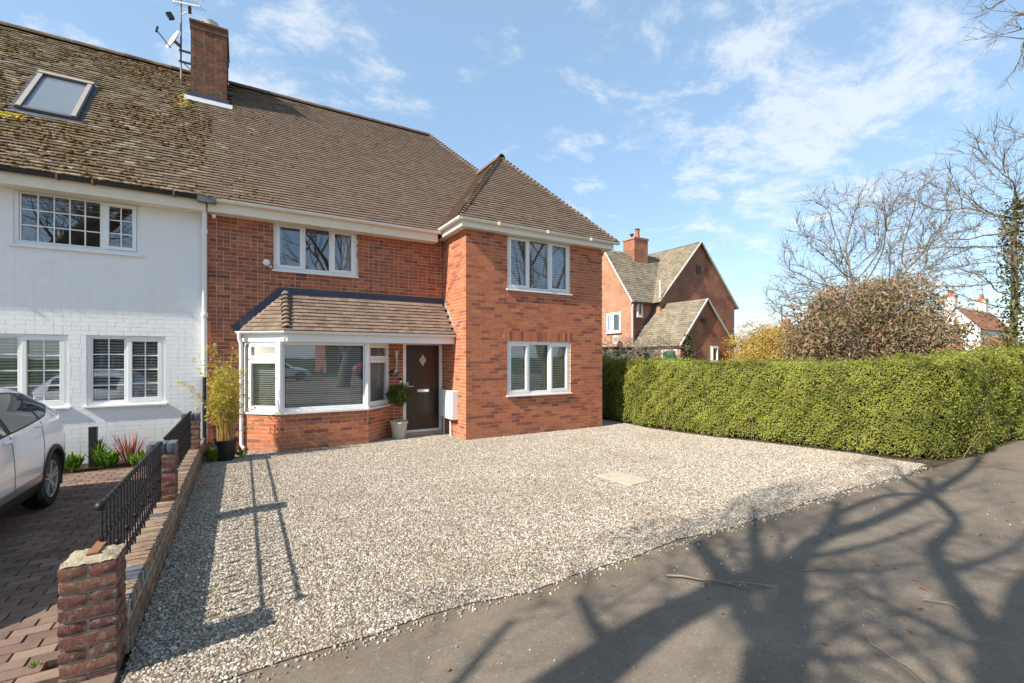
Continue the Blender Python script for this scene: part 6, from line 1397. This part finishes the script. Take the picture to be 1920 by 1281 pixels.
window(nh, (cx0, 19.35), (0, -1, 0), 1.15, 3.15, 4.25, [(.06, .52, 3.21, 4.19, True), (.56, 1.09, 3.21, 4.19, True)], back=.085, backing=True, sill_out=.12)
window(nh, (17.98, cy0), (1, 0, 0), .42, 3.95, 4.72, [(.05, .37, 4.0, 4.67, True)], back=.085, backing=True, sill_out=.12)
window(nh, (20.02, BY), (1, 0, 0), .52, 1.55, 2.35, [(.05, .47, 1.6, 2.3, True)], back=.085, backing=True, sill_out=.12); window(nh, (23.05, GY), (1, 0, 0), .5, 3.9, 4.7, [(.05, .45, 3.95, 4.65, True)], back=.085, backing=True, sill_out=.12)
MB().box(22.2, 22.32, GY - .02, GY + .02, 6.55, 7.05).build('loft_vent', M['gutter_black'], nh); MB().box(22.45, 22.57, GY - .02, GY + .02, 6.55, 7.05).build('loft_vent', M['gutter_black'], nh)
MB().tube([(17.7, cy0 - .18, 4.75), (17.66, cy0 - .06, 4.45), (17.66, cy0 - .06, 1.5)], .05, 8).build('downpipe', M['dish'], nh, smooth='auto'); MB().tube([(19.15, GY - .1, 4.95), (19.15, GY - .1, 5.9)], .07, 8).build('flue_pipe', M['dish'], nh)
MB().bar((cx0 - .12, cy0 - .25, ce - .28), (gx0, cy0 - .25, ce - .28), .1, .09).build('gutter', M['gutter_black'], nh)
MB().prism([(17.7, cy0 - .02, 2.45), (19.6, cy0 - .02, 4.68), (19.6, cy0 - .02, 4.88), (17.7, cy0 - .02, 2.65)], (0, -.01, 0)).build('flashing', M['lead'], nh)
MB().box(bx0 - .03, bx0 - .005, 14.72, 15.5, .1, 2.1).build('green_door', M['green_door'], nh); mb = MB(); mb.box(bx0 - .05, bx0 - .004, 14.65, 14.72, .1, 2.18); mb.box(bx0 - .05, bx0 - .004, 15.5, 15.57, .1, 2.18); mb.box(bx0 - .05, bx0 - .004, 14.72, 15.5, 2.1, 2.18); mb.build('door_frame', M['upvc'], nh)
dn2 = thing('satellite_dish', 'pale satellite dish on the lit wall of the neighbour house', 'satellite dish', (cx0, 18.4, 2.6))
mb = MB(); mb.lathe([(.001, 0), (.12, -.015), (.24, -.06), (.25, -.06), (.12, -.005)], (cx0 - .32, 18.3, 2.75), 20, 'x'); mb.build('reflector', M['dish'], dn2, smooth=True); MB().bar((cx0 - .3, 18.3, 2.72), (cx0 - .002, 18.3, 2.55), .04).build('mount', M['steel'], dn2)
sl_ = thing('floodlight', 'small black twin floodlight on the neighbour garage gable', 'floodlight', (19.45, BY, 3.6)); MB().box(19.30, 19.42, BY - .14, BY - .04, 3.58, 3.70).build('lamp_head', M['gutter_black'], sl_); MB().box(19.46, 19.58, BY - .14, BY - .04, 3.58, 3.70).build('lamp_head', M['gutter_black'], sl_); MB().box(19.36, 19.52, BY - .06, BY - .002, 3.62, 3.66).build('bracket', M['gutter_black'], sl_)
ga_ = thing('garage', 'low flat-roofed garage with green doors behind the hedge', 'garage', (15.4, 16.4, 0))
MB().box(13.2, 17.0, 15.4, 17.4, 0, 2.15).build('wall', M['render_white'], ga_); MB().box(13.05, 17.1, 15.25, 17.45, 2.151, 2.26).build('roof', M['gutter_black'], ga_)
for i in range(2): 
    d_ = MB().box(13.4 + 1.7 * i, 15.0 + 1.7 * i, 15.36, 15.398, .05, 2.05).build('door', M['green_door'], ga_)
MB().box(16.1, 16.65, 15.33, 15.358, 1.98, 2.06).build('door_sign', M['dish'], ga_)
cpn = thing('climbing_plant', 'tangled bare brown climber over the garage roof', 'climber', (16.2, 15.2, 0)); r = np.random.default_rng(131); q = []
for i in range(90):
    out = []; grow(out, np.array([r.uniform(13.2, 18.6), r.uniform(14.6, 15.4), r.uniform(1.7, 2.4)]), rdir(r, 1)[0] * np.array([1.3, .7, .5]), r.uniform(.4, 1.0), .016, 2, r, dict(wander=.35, up=-.1, kids=2.4, ratio=(.5, .9), spread=(.4, 1.2), steps=6, taper=.5, min=.008)); q += [(a, b) for _, a, b in out if a[:, 2].max() < 2.85 and a[:, 2].min() > .2]
for x_ in (13.5, 15, 16.9, 18.3): q.append(([(x_, 15.1, 0), (x_ + .1, 15.0, 1.1), (x_, 15.05, 2.1)], [.05, .045, .03]))
tubes('stems', q, M['bark_pale'], cpn, 4)
v = r.random(900); C = np.stack([r.uniform(18.0, 18.4, 900), r.uniform(14.3, 14.45, 900), r.uniform(1.6, 2.9, 900)], 1); o = leaves_mesh('foliage', C, rdir(r, 900) + np.array([0, 0, -.4]), rdir(r, 900) + np.array([0, -1., 0]), r.uniform(.06, .12, 900), r.uniform(.05, .08, 900), M['ivy_leaf'], cpn, 6); o['kind'] = 'stuff'

# ------------------------------------------------------------------ far houses, posts
fh = thing('white_cottage', 'white rendered house with brown tiled roof at the far right', 'house', (80, 20, 0))
K = (75.2, 87.0, 18.3, 22.3, 5.46, 20.3, 7.9)
quad_wall('wall', [(K[0], K[2], 0), (K[0], K[3], 0), (K[0], K[3], K[4]), (K[0], K[5], K[6]), (K[0], K[2], K[4])], 'render_white', fh); quad_wall('wall', [(K[0], K[2], 0), (K[1], K[2], 0), (K[1], K[2], K[4]), (K[0], K[2], K[4])], 'render_white', fh); quad_wall('wall', [(K[1], K[2], 0), (K[1], K[3], 0), (K[1], K[3], K[4]), (K[1], K[5], K[6]), (K[1], K[2], K[4])], 'render_white', fh)
TN = Pieces(); sl5 = (K[6] - K[4]) / (K[5] - K[2])
slope((K[0] - .3, K[2] - .3, K[4] - .3 * sl5), (K[1] + .3, K[2] - .3, K[4] - .3 * sl5), (K[0] - .3, K[5], K[6] + .02), 421, parent=fh, m='far_tile', tw=.4, gauge=.3); slope((K[1] + .3, K[3] + .3, K[4] - .3 * sl5), (K[0] - .3, K[3] + .3, K[4] - .3 * sl5), (K[1] + .3, K[5], K[6] + .02), 422, parent=fh, m='far_tile', tw=.4, gauge=.3); TN.flush('roof_tile', 'tiling', fh, 0)
for x_, y_ in ((76.2, 21.2), (85.2, 20.6)):
    c_ = MB().box(x_ - .6, x_ + .6, y_ - .5, y_ + .5, 6.0, 9.3).build('chimney', M['render_white'], fh); MB().box(x_ - .65, x_ + .65, y_ - .55, y_ + .55, 9.301, 9.55).build('corbel', M['terracotta'], c_)
    for s_ in (-.3, .3): MB().lathe([(.2, 0), (.16, .6), (.2, .65), (.1, .65)], (x_ + s_, y_, 9.551), 10).build('chimney_pot', M['terracotta'], c_, smooth='auto')
MB().box(K[0] - .06, K[0] - .005, 20.0, 21.4, 3.2, 4.9).build('window', M['dark_glass'], fh); MB().prism([(K[0] - 1.2, 19.6, 2.6), (K[0] - 1.2, 23, 2.6), (K[0], 23, 3.3), (K[0], 19.6, 3.3)], (0, 0, .15)).build('porch_roof', M['terracotta'], fh)
MB().box(80.2, 81.2, K[2] - .05, K[2] - .005, 3.3, 4.5).build('window', M['dark_glass'], fh)
def far_house(label, x0, x1, y0, y1, e, rz, mw, seed, ridge='x', name='far_house', mr='far_tile'):
    global TN
    t = thing(name, label, 'house', ((x0 + x1) / 2, (y0 + y1) / 2, 0)); ym = (y0 + y1) / 2
    quad_wall('wall', [(x0, y0, 0), (x1, y0, 0), (x1, y0, e), (x0, y0, e)], mw, t); quad_wall('wall', [(x0, y1, 0), (x1, y1, 0), (x1, y1, e), (x0, y1, e)], mw, t)
    for x_ in (x0, x1): quad_wall('wall', [(x_, y0, 0), (x_, y1, 0), (x_, y1, e), (x_, ym, rz), (x_, y0, e)], mw, t)
    TN = Pieces(); sl6 = (rz - e) / (ym - y0); slope((x0 - .3, y0 - .3, e - .3 * sl6), (x1 + .3, y0 - .3, e - .3 * sl6), (x0 - .3, ym, rz + .02), seed, parent=t, m=mr, tw=.4, gauge=.3); slope((x1 + .3, y1 + .3, e - .3 * sl6), (x0 - .3, y1 + .3, e - .3 * sl6), (x1 + .3, ym, rz + .02), seed + 1, parent=t, m=mr, tw=.4, gauge=.3); TN.flush('roof_tile', 'tiling', t, 0)
    for i in range(3):
        xx = x0 + (x1 - x0) * (i + .5) / 3
        for zz in (1.0, 3.6):
            if zz + 1.2 > e: continue
            for yy, s_ in ((y0 - .04, -1), (y1 + .04, 1)):
                w_ = MB().box(xx - .8, xx + .8, yy - .04, yy + .04, zz, zz + 1.2).build('window', M['upvc'], t)
                for k in (-1, 1): MB().box(xx + k * .38 - .33, xx + k * .38 + .33, yy - .045, yy + .045, zz + .08, zz + 1.12).build('pane', M['dark_glass'], w_)
    c_ = MB().box(x0 + 1, x0 + 2, ym - .5, ym + .5, rz - 1, rz + 1.4).build('chimney', M['far_brick_x'], t); MB().lathe([(.18, 0), (.14, .5), (.18, .55), (.1, .55)], (x0 + 1.5, ym, rz + 1.4), 10).build('chimney_pot', M['terracotta'], c_)
    return t
far_house('distant brick house roof showing left of the bronze shrub', 78, 86, 39, 47, 3.6, 6.9, 'far_brick_x', 431)
far_house('brick house across the road, mirrored in the left windows', -13, -2, -43, -35, 5.2, 9.0, 'far_brick_x', 441)
far_house('brick house across the road, mirrored in the bay window', 8, 20, -43, -35, 5.2, 9.0, 'far_brick_x', 451)
lp = thing('street_lamp', 'thin grey street lamp rising behind the golden bush', 'street lamp', (33.8, 18.6, 0)); MB().tube([(33.8, 18.6, 0), (33.8, 18.6, 5.4)], [.07, .045], 8).build('column', M['steel'], lp); MB().bar((33.8, 18.6, 5.38), (33.5, 18.5, 5.42), .12, .08).build('lantern', M['steel'], lp)
up_ = thing('utility_pole', 'wooden utility pole poking up behind the bronze shrub', 'pole', (53, 17.2, 0)); MB().tube([(53, 17.2, 0), (53, 17.2, 8.6)], [.16, .12], 8).build('post', M['bark_pale'], up_); MB().bar((52.5, 16.9, 8.3), (53.5, 17.5, 8.3), .1).build('crossarm', M['bark_pale'], up_)
